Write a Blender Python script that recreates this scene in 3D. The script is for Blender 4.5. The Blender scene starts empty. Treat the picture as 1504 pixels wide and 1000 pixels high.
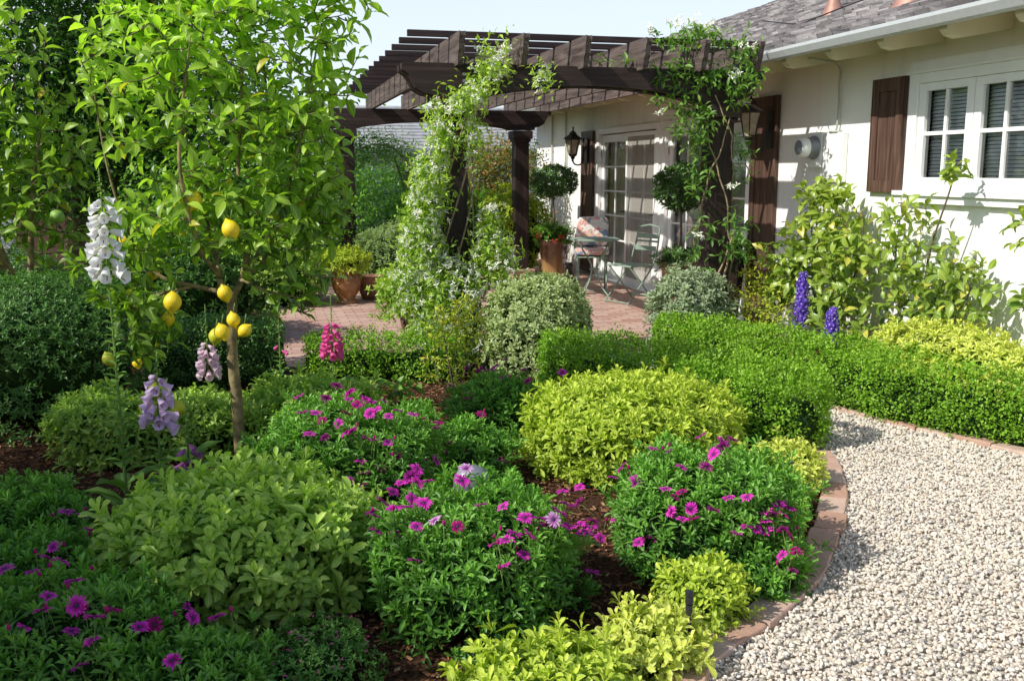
import bpy, math, random
import numpy as np
from mathutils import Vector, Matrix

rng = np.random.default_rng(7)
random.seed(7)
PI = math.pi
scene = bpy.context.scene
COL = scene.collection
SUN_EL, SUN_AZ = math.radians(40.5), math.radians(16)      # light travels to +X, a little to +Y
YAW = math.atan(372/1461.6)
LATV = np.array([math.cos(YAW), -math.sin(YAW), 0.0])
DEPV = np.array([math.sin(YAW), math.cos(YAW), 0.0])

# ------------------------------------------------------------------ materials
def new_mat(name):
    m = bpy.data.materials.new(name); m.use_nodes = True
    nt = m.node_tree; nt.nodes.clear()
    return m, nt, nt.nodes, nt.links

def ramp(N, stops, interp='LINEAR'):
    r = N.new('ShaderNodeValToRGB'); r.color_ramp.interpolation = interp
    els = r.color_ramp.elements
    while len(els) < len(stops): els.new(0.5)
    for e, (p, c) in zip(els, stops):
        e.position = p; e.color = (*c, 1) if len(c) == 3 else c
    return r

def mixc(N, L, fac, a, b, mode='MIX'):
    n = N.new('ShaderNodeMix'); n.data_type = 'RGBA'; n.blend_type = mode
    for sock, v in ((n.inputs[0], fac), (n.inputs[6], a), (n.inputs[7], b)):
        if hasattr(v, 'links') or isinstance(v, bpy.types.NodeSocket): L.new(v, sock)
        elif isinstance(v, (int, float)): sock.default_value = v
        else: sock.default_value = (*v, 1)
    return n.outputs[2]

def mth(N, L, op, a, b=0.0, c=None):
    n = N.new('ShaderNodeMath'); n.operation = op
    for i, v in enumerate((a, b, c)):
        if v is None: continue
        if isinstance(v, bpy.types.NodeSocket): L.new(v, n.inputs[i])
        else: n.inputs[i].default_value = v
    return n.outputs[0]

def leaf_mat(name, dark, light, edge=None, edge_at=0.6, gloss=0.35, trans=0.35, tcol=None, spot=None, rough=0.42):
    """per-leaf colour from the 'lc' attribute: r random, g margin, b along, a new growth"""
    m, nt, N, L = new_mat(name)
    out = N.new('ShaderNodeOutputMaterial')
    at = N.new('ShaderNodeAttribute'); at.attribute_name = 'lc'
    sp = N.new('ShaderNodeSeparateColor'); L.new(at.outputs['Color'], sp.inputs[0])
    al = at.outputs['Alpha']
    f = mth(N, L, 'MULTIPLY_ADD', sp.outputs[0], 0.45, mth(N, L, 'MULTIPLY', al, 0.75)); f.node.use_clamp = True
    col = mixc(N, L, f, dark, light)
    if spot:      # a few yellowed or reddish leaves
        c = mth(N, L, 'GREATER_THAN', sp.outputs[0], 1 - spot[1])
        col = mixc(N, L, c, col, spot[0])
    # midrib
    rib = mth(N, L, 'LESS_THAN', sp.outputs[1], 0.14)
    col = mixc(N, L, mth(N, L, 'MULTIPLY', rib, 0.30), col, tuple(min(1, v*1.7+0.02) for v in light))
    if edge:
        g = N.new('ShaderNodeNewGeometry'); nz = N.new('ShaderNodeTexNoise'); nz.inputs['Scale'].default_value = 70
        L.new(g.outputs['Position'], nz.inputs['Vector'])
        e = mth(N, L, 'ADD', sp.outputs[1], mth(N, L, 'MULTIPLY_ADD', nz.outputs[0], 0.5, -0.25))
        e = mth(N, L, 'GREATER_THAN', e, edge_at)
        col = mixc(N, L, e, col, edge)
    pb = N.new('ShaderNodeBsdfPrincipled'); L.new(col, pb.inputs['Base Color'])
    pb.inputs['Roughness'].default_value = rough; pb.inputs['Specular IOR Level'].default_value = gloss
    tr = N.new('ShaderNodeBsdfTranslucent')
    t = tcol or (1.14, 1.33, 0.48)
    L.new(mixc(N, L, 1.0, col, t, 'MULTIPLY'), tr.inputs['Color'])
    mx = N.new('ShaderNodeMixShader'); mx.inputs[0].default_value = trans
    L.new(pb.outputs[0], mx.inputs[1]); L.new(tr.outputs[0], mx.inputs[2]); L.new(mx.outputs[0], out.inputs[0])
    return m

def simple(name, col, rough=0.6, metal=0.0, spec=0.4, var=0.12, scale=20, bump=0.0, bscale=60, col2=None):
    m, nt, N, L = new_mat(name)
    out = N.new('ShaderNodeOutputMaterial'); pb = N.new('ShaderNodeBsdfPrincipled')
    tc = N.new('ShaderNodeTexCoord'); nz = N.new('ShaderNodeTexNoise')
    nz.inputs['Scale'].default_value = scale; nz.inputs['Detail'].default_value = 6
    L.new(tc.outputs['Object'], nz.inputs['Vector'])
    a = tuple(max(0, c*(1-var)) for c in col); b = col2 or tuple(min(1, c*(1+var)) for c in col)
    r = ramp(N, [(0.35, a), (0.65, b)]); L.new(nz.outputs[0], r.inputs[0]); L.new(r.outputs[0], pb.inputs['Base Color'])
    pb.inputs['Roughness'].default_value = rough; pb.inputs['Metallic'].default_value = metal
    pb.inputs['Specular IOR Level'].default_value = spec
    if bump:
        n2 = N.new('ShaderNodeTexNoise'); n2.inputs['Scale'].default_value = bscale; n2.inputs['Detail'].default_value = 5
        L.new(tc.outputs['Object'], n2.inputs['Vector'])
        bp = N.new('ShaderNodeBump'); bp.inputs['Strength'].default_value = bump; bp.inputs['Distance'].default_value = 0.01
        L.new(n2.outputs[0], bp.inputs['Height']); L.new(bp.outputs[0], pb.inputs['Normal'])
    L.new(pb.outputs[0], out.inputs[0])
    return m

def wood(name, c1, c2, axis, rough=0.65):
    m, nt, N, L = new_mat(name)
    out = N.new('ShaderNodeOutputMaterial'); pb = N.new('ShaderNodeBsdfPrincipled')
    g = N.new('ShaderNodeNewGeometry'); mp = N.new('ShaderNodeMapping')
    s = [26, 26, 26]; s[axis] = 1.6; mp.inputs['Scale'].default_value = s
    L.new(g.outputs['Position'], mp.inputs['Vector'])
    nz = N.new('ShaderNodeTexNoise'); nz.inputs['Scale'].default_value = 1.0; nz.inputs['Detail'].default_value = 8; nz.inputs['Distortion'].default_value = 1.2
    L.new(mp.outputs[0], nz.inputs['Vector'])
    n2 = N.new('ShaderNodeTexNoise'); n2.inputs['Scale'].default_value = 2.3; L.new(g.outputs['Position'], n2.inputs['Vector'])
    r = ramp(N, [(0.3, c1), (0.52, tuple((a+b)/2 for a, b in zip(c1, c2))), (0.7, c2)]); L.new(nz.outputs[0], r.inputs[0])
    col = mixc(N, L, mth(N, L, 'MULTIPLY', n2.outputs[0], 0.5), r.outputs[0], tuple(v*0.6 for v in c1))
    L.new(col, pb.inputs['Base Color']); pb.inputs['Roughness'].default_value = rough; pb.inputs['Specular IOR Level'].default_value = 0.3
    bp = N.new('ShaderNodeBump'); bp.inputs['Strength'].default_value = 0.5; bp.inputs['Distance'].default_value = 0.004
    L.new(nz.outputs[0], bp.inputs['Height']); L.new(bp.outputs[0], pb.inputs['Normal'])
    L.new(pb.outputs[0], out.inputs[0])
    return m

M = {}
M['gold'] = leaf_mat('leaf_gold', (.17, .29, .03), (.66, .76, .09), spot=((.60, .40, .06), .015), edge=(.56, .64, .16), edge_at=.97, trans=.32)
M['goldpale'] = leaf_mat('leaf_gold_pale', (.36, .44, .06), (.76, .79, .15), edge=(.68, .68, .30), edge_at=.9, trans=.30)
M['fg'] = leaf_mat('leaf_variegated_green', (.11, .25, .05), (.64, .84, .15), spot=((.50, .42, .08), .012), edge=(.46, .56, .22), edge_at=.95, trans=.35)
M['osteo'] = leaf_mat('leaf_daisy', (.04, .14, .022), (.24, .50, .07), trans=.33, gloss=.45, spot=((.42, .34, .08), .012))
M['box'] = leaf_mat('leaf_boxwood', (.08, .20, .018), (.36, .60, .05), trans=.35)
M['boxdark'] = leaf_mat('leaf_boxwood_dark', (.045, .12, .025), (.15, .32, .06), trans=.25, gloss=.5)
M['lemon'] = leaf_mat('leaf_lemon', (.035, .13, .022), (.54, .78, .09), trans=.50, gloss=.5, spot=((.55, .50, .05), .015), rough=.36)
M['lime'] = leaf_mat('leaf_lime', (.04, .14, .02), (.46, .66, .07), trans=.46, gloss=.5, spot=((.60, .45, .05), .02))
M['varieg'] = leaf_mat('leaf_cream_edged', (.14, .23, .08), (.30, .42, .13), edge=(.62, .66, .36), edge_at=.55, trans=.25)
M['varieg2'] = leaf_mat('leaf_grey_edged', (.10, .18, .09), (.24, .33, .16), edge=(.55, .60, .42), edge_at=.6, trans=.22)
M['camellia'] = leaf_mat('leaf_camellia', (.10, .20, .03), (.38, .48, .07), trans=.32, gloss=.6, spot=((.62, .58, .10), .06), rough=.35)
M['azalea'] = leaf_mat('leaf_azalea', (.22, .34, .03), (.62, .68, .06), trans=.35, spot=((.66, .48, .06), .05))
M['jasmine'] = leaf_mat('leaf_jasmine', (.10, .25, .03), (.50, .66, .08), trans=.35, gloss=.5)
M['vine'] = leaf_mat('leaf_vine', (.04, .14, .025), (.25, .44, .06), trans=.4, gloss=.5)
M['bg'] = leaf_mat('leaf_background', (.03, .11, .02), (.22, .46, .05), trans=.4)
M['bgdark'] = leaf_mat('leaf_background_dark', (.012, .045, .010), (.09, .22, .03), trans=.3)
M['olive'] = leaf_mat('leaf_olive', (.12, .20, .06), (.36, .46, .18), trans=.3)
M['red'] = leaf_mat('leaf_reddish', (.10, .16, .04), (.30, .34, .08), spot=((.48, .20, .07), .28), trans=.35)
M['fox'] = leaf_mat('leaf_foxglove', (.08, .19, .04), (.25, .42, .10), trans=.35, gloss=.2, rough=.6)
M['topiary'] = leaf_mat('leaf_topiary', (.03, .09, .02), (.13, .25, .05), trans=.2, gloss=.6)
M['cuphea'] = leaf_mat('leaf_fine', (.05, .16, .03), (.18, .36, .07), trans=.35)
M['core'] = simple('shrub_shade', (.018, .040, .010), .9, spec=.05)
M['twig'] = simple('twig_bark', (.13, .10, .06), .8, var=.3, scale=40, bump=.4)
M['greenstem'] = simple('green_stem', (.14, .22, .05), .6)
M['bark'] = simple('citrus_bark', (.20, .15, .07), .8, var=.35, scale=16, bump=.6, bscale=40, col2=(.34, .27, .12))
M['vinewood'] = simple('vine_bark', (.33, .24, .15), .8, var=.3, scale=30, bump=.4)
M['lemonfruit'] = simple('lemon_skin', (.85, .62, .025), .38, var=.06, scale=9, bump=.35, bscale=150)
M['lemongreen'] = simple('lemon_skin_green', (.50, .52, .035), .4, var=.15, scale=7, bump=.3, bscale=150)
M['limefruit'] = simple('lime_skin', (.22, .40, .06), .4, var=.2, scale=9, bump=.3, bscale=150)
def petal_mat(name, base, tip, trans=.3):
    m, nt, N, L = new_mat(name)
    out = N.new('ShaderNodeOutputMaterial'); at = N.new('ShaderNodeAttribute'); at.attribute_name = 'lc'
    sp = N.new('ShaderNodeSeparateColor'); L.new(at.outputs['Color'], sp.inputs[0])
    r = ramp(N, [(0.15, base), (0.7, tip)]); L.new(sp.outputs[2], r.inputs[0])
    pb = N.new('ShaderNodeBsdfPrincipled'); L.new(r.outputs[0], pb.inputs['Base Color']); pb.inputs['Roughness'].default_value = .55
    pb.inputs['Specular IOR Level'].default_value = .2
    tr = N.new('ShaderNodeBsdfTranslucent'); L.new(r.outputs[0], tr.inputs[0])
    mx = N.new('ShaderNodeMixShader'); mx.inputs[0].default_value = trans
    L.new(pb.outputs[0], mx.inputs[1]); L.new(tr.outputs[0], mx.inputs[2]); L.new(mx.outputs[0], out.inputs[0])
    return m
M['daisy'] = petal_mat('petal_magenta', (.40, .01, .26), (.80, .05, .56))
M['daisydk'] = petal_mat('petal_crimson', (.25, .005, .10), (.50, .01, .22))
M['daisylt'] = petal_mat('petal_lilac', (.45, .08, .40), (.75, .42, .72))
M['bellwhite'] = petal_mat('bell_white', (.80, .82, .68), (.88, .87, .88), .35)
M['belllilac'] = petal_mat('bell_lilac', (.62, .48, .60), (.70, .52, .76), .35)
M['bellpale'] = petal_mat('bell_pale_pink', (.75, .55, .62), (.82, .62, .76), .35)
M['bellpink'] = petal_mat('bell_pink', (.75, .16, .38), (.82, .14, .42), .35)
M['bellmag'] = petal_mat('bell_mauve', (.5, .12, .45), (.62, .20, .58), .35)
M['white'] = petal_mat('petal_white', (.80, .80, .55), (.88, .88, .84), .3)
M['blue'] = petal_mat('petal_violet_blue', (.30, .14, .62), (.16, .09, .62), .3)
M['redp'] = petal_mat('petal_red', (.55, .02, .03), (.70, .03, .06), .3)
M['pinkp'] = petal_mat('petal_pink_small', (.60, .06, .30), (.70, .12, .42), .3)
M['disc'] = simple('flower_disc', (.03, .02, .07), .7, var=.3, scale=300)
M['throat'] = simple('bell_throat', (.12, .02, .06), .8, var=.4, scale=200)
M['woodX'] = wood('stained_wood_x', (.020, .013, .011), (.075, .048, .040), 0)
M['woodY'] = wood('stained_wood_y', (.055, .038, .033), (.22, .17, .15), 1)
M['woodZ'] = wood('stained_wood_z', (.016, .010, .008), (.065, .040, .032), 2)
M['slat'] = wood('stained_wood_slat', (.022, .013, .014), (.065, .040, .038), 0)
M['shutter'] = wood('shutter_wood', (.055, .028, .020), (.20, .115, .085), 2, .55)
M['whitepaint'] = simple('white_paint', (.86, .86, .84), .45, var=.03, scale=6)
M['cream'] = simple('cream_soffit_paint', (.66, .60, .42), .6, var=.06, scale=4)
M['metalblack'] = simple('aged_bronze', (.055, .045, .04), .45, metal=.6, var=.3, scale=40)
M['greenpaint'] = simple('green_painted_steel', (.24, .33, .25), .45, var=.10, scale=30)
M['conduit'] = simple('painted_conduit', (.42, .44, .38), .5, var=.1)
M['greymetal'] = simple('grey_metal', (.26, .27, .30), .45, metal=.3, var=.12, scale=15)
M['darkplastic'] = simple('black_plastic', (.02, .022, .026), .4, var=.2)
M['copper'] = simple('weathered_copper', (.40, .22, .17), .55, metal=.3, var=.2, scale=10)
M['statue'] = simple('dark_bronze_figure', (.030, .026, .024), .38, metal=.5, var=.3, scale=30, bump=.3)
M['terracotta'] = simple('terracotta', (.22, .10, .055), .6, var=.2, scale=8, bump=.3, col2=(.34, .17, .10))
M['pinkstone'] = simple('pink_cast_stone', (.48, .30, .25), .8, var=.15, scale=14, bump=.4)
M['interior'] = simple('dim_interior', (.10, .10, .09), .9)
M['curtain'] = simple('sheer_curtain', (.74, .73, .68), .8, var=.12, scale=5)
M['mesh'] = simple('insect_screen', (.26, .245, .22), .7, var=.08, scale=3)
M['blind'] = simple('white_blind', (.84, .86, .86), .5, var=.03)

def glaze(name, top, bottom, z0, z1):
    m, nt, N, L = new_mat(name)
    out = N.new('ShaderNodeOutputMaterial'); pb = N.new('ShaderNodeBsdfPrincipled')
    tc = N.new('ShaderNodeTexCoord'); s = N.new('ShaderNodeSeparateXYZ'); L.new(tc.outputs['Object'], s.inputs[0])
    nz = N.new('ShaderNodeTexNoise'); nz.inputs['Scale'].default_value = 9; nz.inputs['Detail'].default_value = 6
    mp = N.new('ShaderNodeMapping'); mp.inputs['Scale'].default_value = (1, 1, .25); L.new(tc.outputs['Object'], mp.inputs[0]); L.new(mp.outputs[0], nz.inputs['Vector'])
    v = N.new('ShaderNodeMapRange'); v.inputs[1].default_value = z0; v.inputs[2].default_value = z1; L.new(s.outputs[2], v.inputs[0])
    f = mth(N, L, 'ADD', v.outputs[0], mth(N, L, 'MULTIPLY_ADD', nz.outputs[0], 1.4, -.7)); f.node.use_clamp = True
    L.new(mixc(N, L, f, bottom, top), pb.inputs['Base Color']); pb.inputs['Roughness'].default_value = .18
    pb.inputs['Coat Weight'].default_value = .5
    L.new(pb.outputs[0], out.inputs[0]); return m
M['glazeA'] = glaze('amber_glaze', (.12, .055, .03), (.34, .16, .05), .1, .55)
M['glazeB'] = glaze('honey_glaze', (.13, .055, .03), (.32, .19, .06), .1, .5)
M['glazeC'] = glaze('black_glaze', (.02, .018, .02), (.16, .09, .04), .02, .35)

def glass_mat(name, refl=.28, tint=(.8, .85, .85)):
    m, nt, N, L = new_mat(name)
    out = N.new('ShaderNodeOutputMaterial'); gl = N.new('ShaderNodeBsdfGlossy'); gl.inputs['Roughness'].default_value = .03
    tr = N.new('ShaderNodeBsdfTransparent'); tr.inputs[0].default_value = (*tint, 1)
    fr = N.new('ShaderNodeFresnel'); fr.inputs[0].default_value = 1.5
    f = mth(N, L, 'ADD', fr.outputs[0], refl*.4); f.node.use_clamp = True
    mx = N.new('ShaderNodeMixShader'); L.new(f, mx.inputs[0]); L.new(tr.outputs[0], mx.inputs[1]); L.new(gl.outputs[0], mx.inputs[2]); L.new(mx.outputs[0], out.inputs[0])
    return m
M['glass'] = glass_mat('window_glass', .25, (.92, .95, .95))
M['gutter'] = simple('gutter_paint', (.44, .46, .46), .4, var=.04)
def lampglass():
    m, nt, N, L = new_mat('frosted_amber_glass')
    out = N.new('ShaderNodeOutputMaterial'); pb = N.new('ShaderNodeBsdfPrincipled')
    tc = N.new('ShaderNodeTexCoord'); nz = N.new('ShaderNodeTexNoise'); nz.inputs['Scale'].default_value = 25; L.new(tc.outputs['Object'], nz.inputs['Vector'])
    r = ramp(N, [(.3, (.62, .48, .36)), (.7, (.80, .70, .54))]); L.new(nz.outputs[0], r.inputs[0]); L.new(r.outputs[0], pb.inputs['Base Color'])
    pb.inputs['Roughness'].default_value = .25; tr = N.new('ShaderNodeBsdfTranslucent'); L.new(r.outputs[0], tr.inputs[0])
    mx = N.new('ShaderNodeMixShader'); mx.inputs[0].default_value = .4
    L.new(pb.outputs[0], mx.inputs[1]); L.new(tr.outputs[0], mx.inputs[2]); L.new(mx.outputs[0], out.inputs[0]); return m
M['lampglass'] = lampglass()

def stucco():
    m, nt, N, L = new_mat('white_stucco')
    out = N.new('ShaderNodeOutputMaterial'); pb = N.new('ShaderNodeBsdfPrincipled'); g = N.new('ShaderNodeNewGeometry')
    n1 = N.new('ShaderNodeTexNoise'); n1.inputs['Scale'].default_value = 55; n1.inputs['Detail'].default_value = 6
    n2 = N.new('ShaderNodeTexNoise'); n2.inputs['Scale'].default_value = 1.3; n2.inputs['Detail'].default_value = 5
    for n in (n1, n2): L.new(g.outputs['Position'], n.inputs['Vector'])
    r = ramp(N, [(.3, (.84, .83, .80)), (.6, (.90, .895, .87))]); L.new(n2.outputs[0], r.inputs[0])
    s = N.new('ShaderNodeSeparateXYZ'); L.new(g.outputs['Position'], s.inputs[0])
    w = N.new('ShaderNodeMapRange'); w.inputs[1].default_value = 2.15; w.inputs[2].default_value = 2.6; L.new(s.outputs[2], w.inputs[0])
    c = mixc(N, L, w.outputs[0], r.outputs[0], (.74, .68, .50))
    mp = N.new('ShaderNodeMapping'); mp.inputs['Scale'].default_value = (3, 3, .35); L.new(g.outputs['Position'], mp.inputs[0])
    n3 = N.new('ShaderNodeTexNoise'); n3.inputs['Scale'].default_value = 2.5; n3.inputs['Detail'].default_value = 7; L.new(mp.outputs[0], n3.inputs['Vector'])
    k = ramp(N, [(.52, (0, 0, 0)), (.78, (1, 1, 1))]); L.new(n3.outputs[0], k.inputs[0])
    c = mixc(N, L, mth(N, L, 'MULTIPLY', k.outputs[0], .35), c, (.58, .55, .47))
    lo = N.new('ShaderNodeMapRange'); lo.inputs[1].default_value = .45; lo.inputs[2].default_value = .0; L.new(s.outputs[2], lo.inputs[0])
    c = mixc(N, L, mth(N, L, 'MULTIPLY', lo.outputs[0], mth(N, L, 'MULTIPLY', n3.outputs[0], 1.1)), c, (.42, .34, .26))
    L.new(c, pb.inputs['Base Color'])
    pb.inputs['Roughness'].default_value = .85; pb.inputs['Specular IOR Level'].default_value = .15
    h = mth(N, L, 'ADD', mth(N, L, 'MULTIPLY', n1.outputs[0], .35), n2.outputs[0])
    bp = N.new('ShaderNodeBump'); bp.inputs['Strength'].default_value = .7; bp.inputs['Distance'].default_value = .02
    L.new(h, bp.inputs['Height']); L.new(bp.outputs[0], pb.inputs['Normal']); L.new(pb.outputs[0], out.inputs[0]); return m
M['stucco'] = stucco()

def soil():
    m, nt, N, L = new_mat('bark_mulch_soil')
    out = N.new('ShaderNodeOutputMaterial'); pb = N.new('ShaderNodeBsdfPrincipled'); g = N.new('ShaderNodeNewGeometry')
    n = N.new('ShaderNodeTexNoise'); n.inputs['Scale'].default_value = 60; n.inputs['Detail'].default_value = 8; L.new(g.outputs['Position'], n.inputs['Vector'])
    r = ramp(N, [(.3, (.018, .010, .007)), (.55, (.075, .036, .020)), (.75, (.17, .085, .045))]); L.new(n.outputs[0], r.inputs[0]); L.new(r.outputs[0], pb.inputs['Base Color'])
    pb.inputs['Roughness'].default_value = .95; pb.inputs['Specular IOR Level'].default_value = .1
    bp = N.new('ShaderNodeBump'); bp.inputs['Distance'].default_value = .02; L.new(n.outputs[0], bp.inputs['Height']); L.new(bp.outputs[0], pb.inputs['Normal'])
    L.new(pb.outputs[0], out.inputs[0]); return m
M['soil'] = soil()

def rand_island(name, stops, rough=.85, spec=.15, bump=.0, noise=40):
    m, nt, N, L = new_mat(name)
    out = N.new('ShaderNodeOutputMaterial'); pb = N.new('ShaderNodeBsdfPrincipled')
    at = N.new('ShaderNodeAttribute'); at.attribute_name = 'lc'; sp = N.new('ShaderNodeSeparateColor'); L.new(at.outputs['Color'], sp.inputs[0])
    r = ramp(N, stops); L.new(sp.outputs[0], r.inputs[0])
    g = N.new('ShaderNodeNewGeometry'); n = N.new('ShaderNodeTexNoise'); n.inputs['Scale'].default_value = noise; n.inputs['Detail'].default_value = 5; L.new(g.outputs['Position'], n.inputs['Vector'])
    c = mixc(N, L, mth(N, L, 'MULTIPLY', n.outputs[0], .55), r.outputs[0], tuple(v*.45 for v in stops[0][1]))
    L.new(c, pb.inputs['Base Color']); pb.inputs['Roughness'].default_value = rough; pb.inputs['Specular IOR Level'].default_value = spec
    if bump:
        bp = N.new('ShaderNodeBump'); bp.inputs['Strength'].default_value = bump; bp.inputs['Distance'].default_value = .01
        L.new(n.outputs[0], bp.inputs['Height']); L.new(bp.outputs[0], pb.inputs['Normal'])
    L.new(pb.outputs[0], out.inputs[0]); return m
M['pebble'] = rand_island('pale_pebbles', [(0, (.42, .38, .34)), (.08, (.40, .39, .38)), (.15, (.74, .64, .52)), (.45, (.88, .79, .66)), (.7, (.82, .77, .68)), (.85, (.76, .62, .48)), (1, (.92, .86, .76))], .7, .2, 0, 70)
M['chip'] = rand_island('bark_chips', [(0, (.09, .04, .022)), (.3, (.22, .10, .05)), (.6, (.36, .17, .08)), (.85, (.50, .28, .15)), (1, (.62, .42, .27))], .85)
M['edging'] = rand_island('brick_edging_mat', [(0, (.50, .30, .22)), (.35, (.58, .40, .31)), (.7, (.66, .50, .41)), (1, (.55, .33, .24))], .85, .15, .6, 22)
M['shingle'] = rand_island('roof_shingle_mat', [(0, (.22, .20, .20)), (.4, (.34, .32, .325)), (.7, (.46, .43, .43)), (1, (.56, .52, .51))], .9, .1, .6, 30)
M['gravelbase'] = simple('gravel_bed', (.55, .49, .40), .9, var=.3, scale=70, bump=.8, bscale=70)

def brick_floor():
    m, nt, N, L = new_mat('herring_brick_paving')
    out = N.new('ShaderNodeOutputMaterial'); pb = N.new('ShaderNodeBsdfPrincipled'); g = N.new('ShaderNodeNewGeometry')
    b = N.new('ShaderNodeTexBrick'); b.inputs['Scale'].default_value = 1; b.inputs['Brick Width'].default_value = .21; b.inputs['Row Height'].default_value = .105
    b.inputs['Mortar Size'].default_value = .009; b.inputs['Mortar Smooth'].default_value = .3
    b.inputs['Color1'].default_value = (.44, .23, .17, 1); b.inputs['Color2'].default_value = (.66, .44, .35, 1); b.inputs['Mortar'].default_value = (.33, .22, .17, 1); b.inputs['Bias'].default_value = .1
    L.new(g.outputs['Position'], b.inputs['Vector'])
    n = N.new('ShaderNodeTexNoise'); n.inputs['Scale'].default_value = 3.5; n.inputs['Detail'].default_value = 8; L.new(g.outputs['Position'], n.inputs['Vector'])
    n2 = N.new('ShaderNodeTexNoise'); n2.inputs['Scale'].default_value = 60; n2.inputs['Detail'].default_value = 5; L.new(g.outputs['Position'], n2.inputs['Vector'])
    r = ramp(N, [(.42, (0, 0, 0)), (.70, (1, 1, 1))]); L.new(n.outputs[0], r.inputs[0])
    c = mixc(N, L, mth(N, L, 'MULTIPLY', r.outputs[0], .45), b.outputs[0], (.64, .50, .44))
    c = mixc(N, L, mth(N, L, 'MULTIPLY', n2.outputs[0], .35), c, (.25, .13, .10))
    L.new(c, pb.inputs['Base Color']); pb.inputs['Roughness'].default_value = .8; pb.inputs['Specular IOR Level'].default_value = .2
    h = mth(N, L, 'ADD', mth(N, L, 'MULTIPLY', b.outputs['Fac'], -1.0), mth(N, L, 'MULTIPLY', n2.outputs[0], .5))
    bp = N.new('ShaderNodeBump'); bp.inputs['Distance'].default_value = .008; L.new(h, bp.inputs['Height']); L.new(bp.outputs[0], pb.inputs['Normal'])
    L.new(pb.outputs[0], out.inputs[0]); return m
M['brick'] = brick_floor()

def floral():
    m, nt, N, L = new_mat('floral_cushion_cloth')
    out = N.new('ShaderNodeOutputMaterial'); pb = N.new('ShaderNodeBsdfPrincipled'); tc = N.new('ShaderNodeTexCoord')
    v = N.new('ShaderNodeTexVoronoi'); v.inputs['Scale'].default_value = 9; n = N.new('ShaderNodeTexNoise'); n.inputs['Scale'].default_value = 14
    L.new(tc.outputs['Object'], n.inputs['Vector']); L.new(tc.outputs['Object'], v.inputs['Vector'])
    r = ramp(N, [(.0, (.62, .60, .55)), (.4, (.68, .66, .62)), (.48, (.60, .28, .24)), (.55, (.62, .42, .30)), (.62, (.20, .28, .40)), (.75, (.64, .62, .60))], 'CONSTANT')
    s = N.new('ShaderNodeSeparateColor'); L.new(v.outputs['Color'], s.inputs[0])
    L.new(mth(N, L, 'MULTIPLY_ADD', n.outputs[0], .7, mth(N, L, 'MULTIPLY', s.outputs[0], .35)), r.inputs[0]); L.new(r.outputs[0], pb.inputs['Base Color'])
    pb.inputs['Roughness'].default_value = .9; L.new(pb.outputs[0], out.inputs[0]); return m
M['floral'] = floral()

# ------------------------------------------------------------------ mesh builder
def nrm(v):
    v = np.asarray(v, float); return v/np.maximum(np.linalg.norm(v, axis=-1, keepdims=True), 1e-9)

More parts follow.
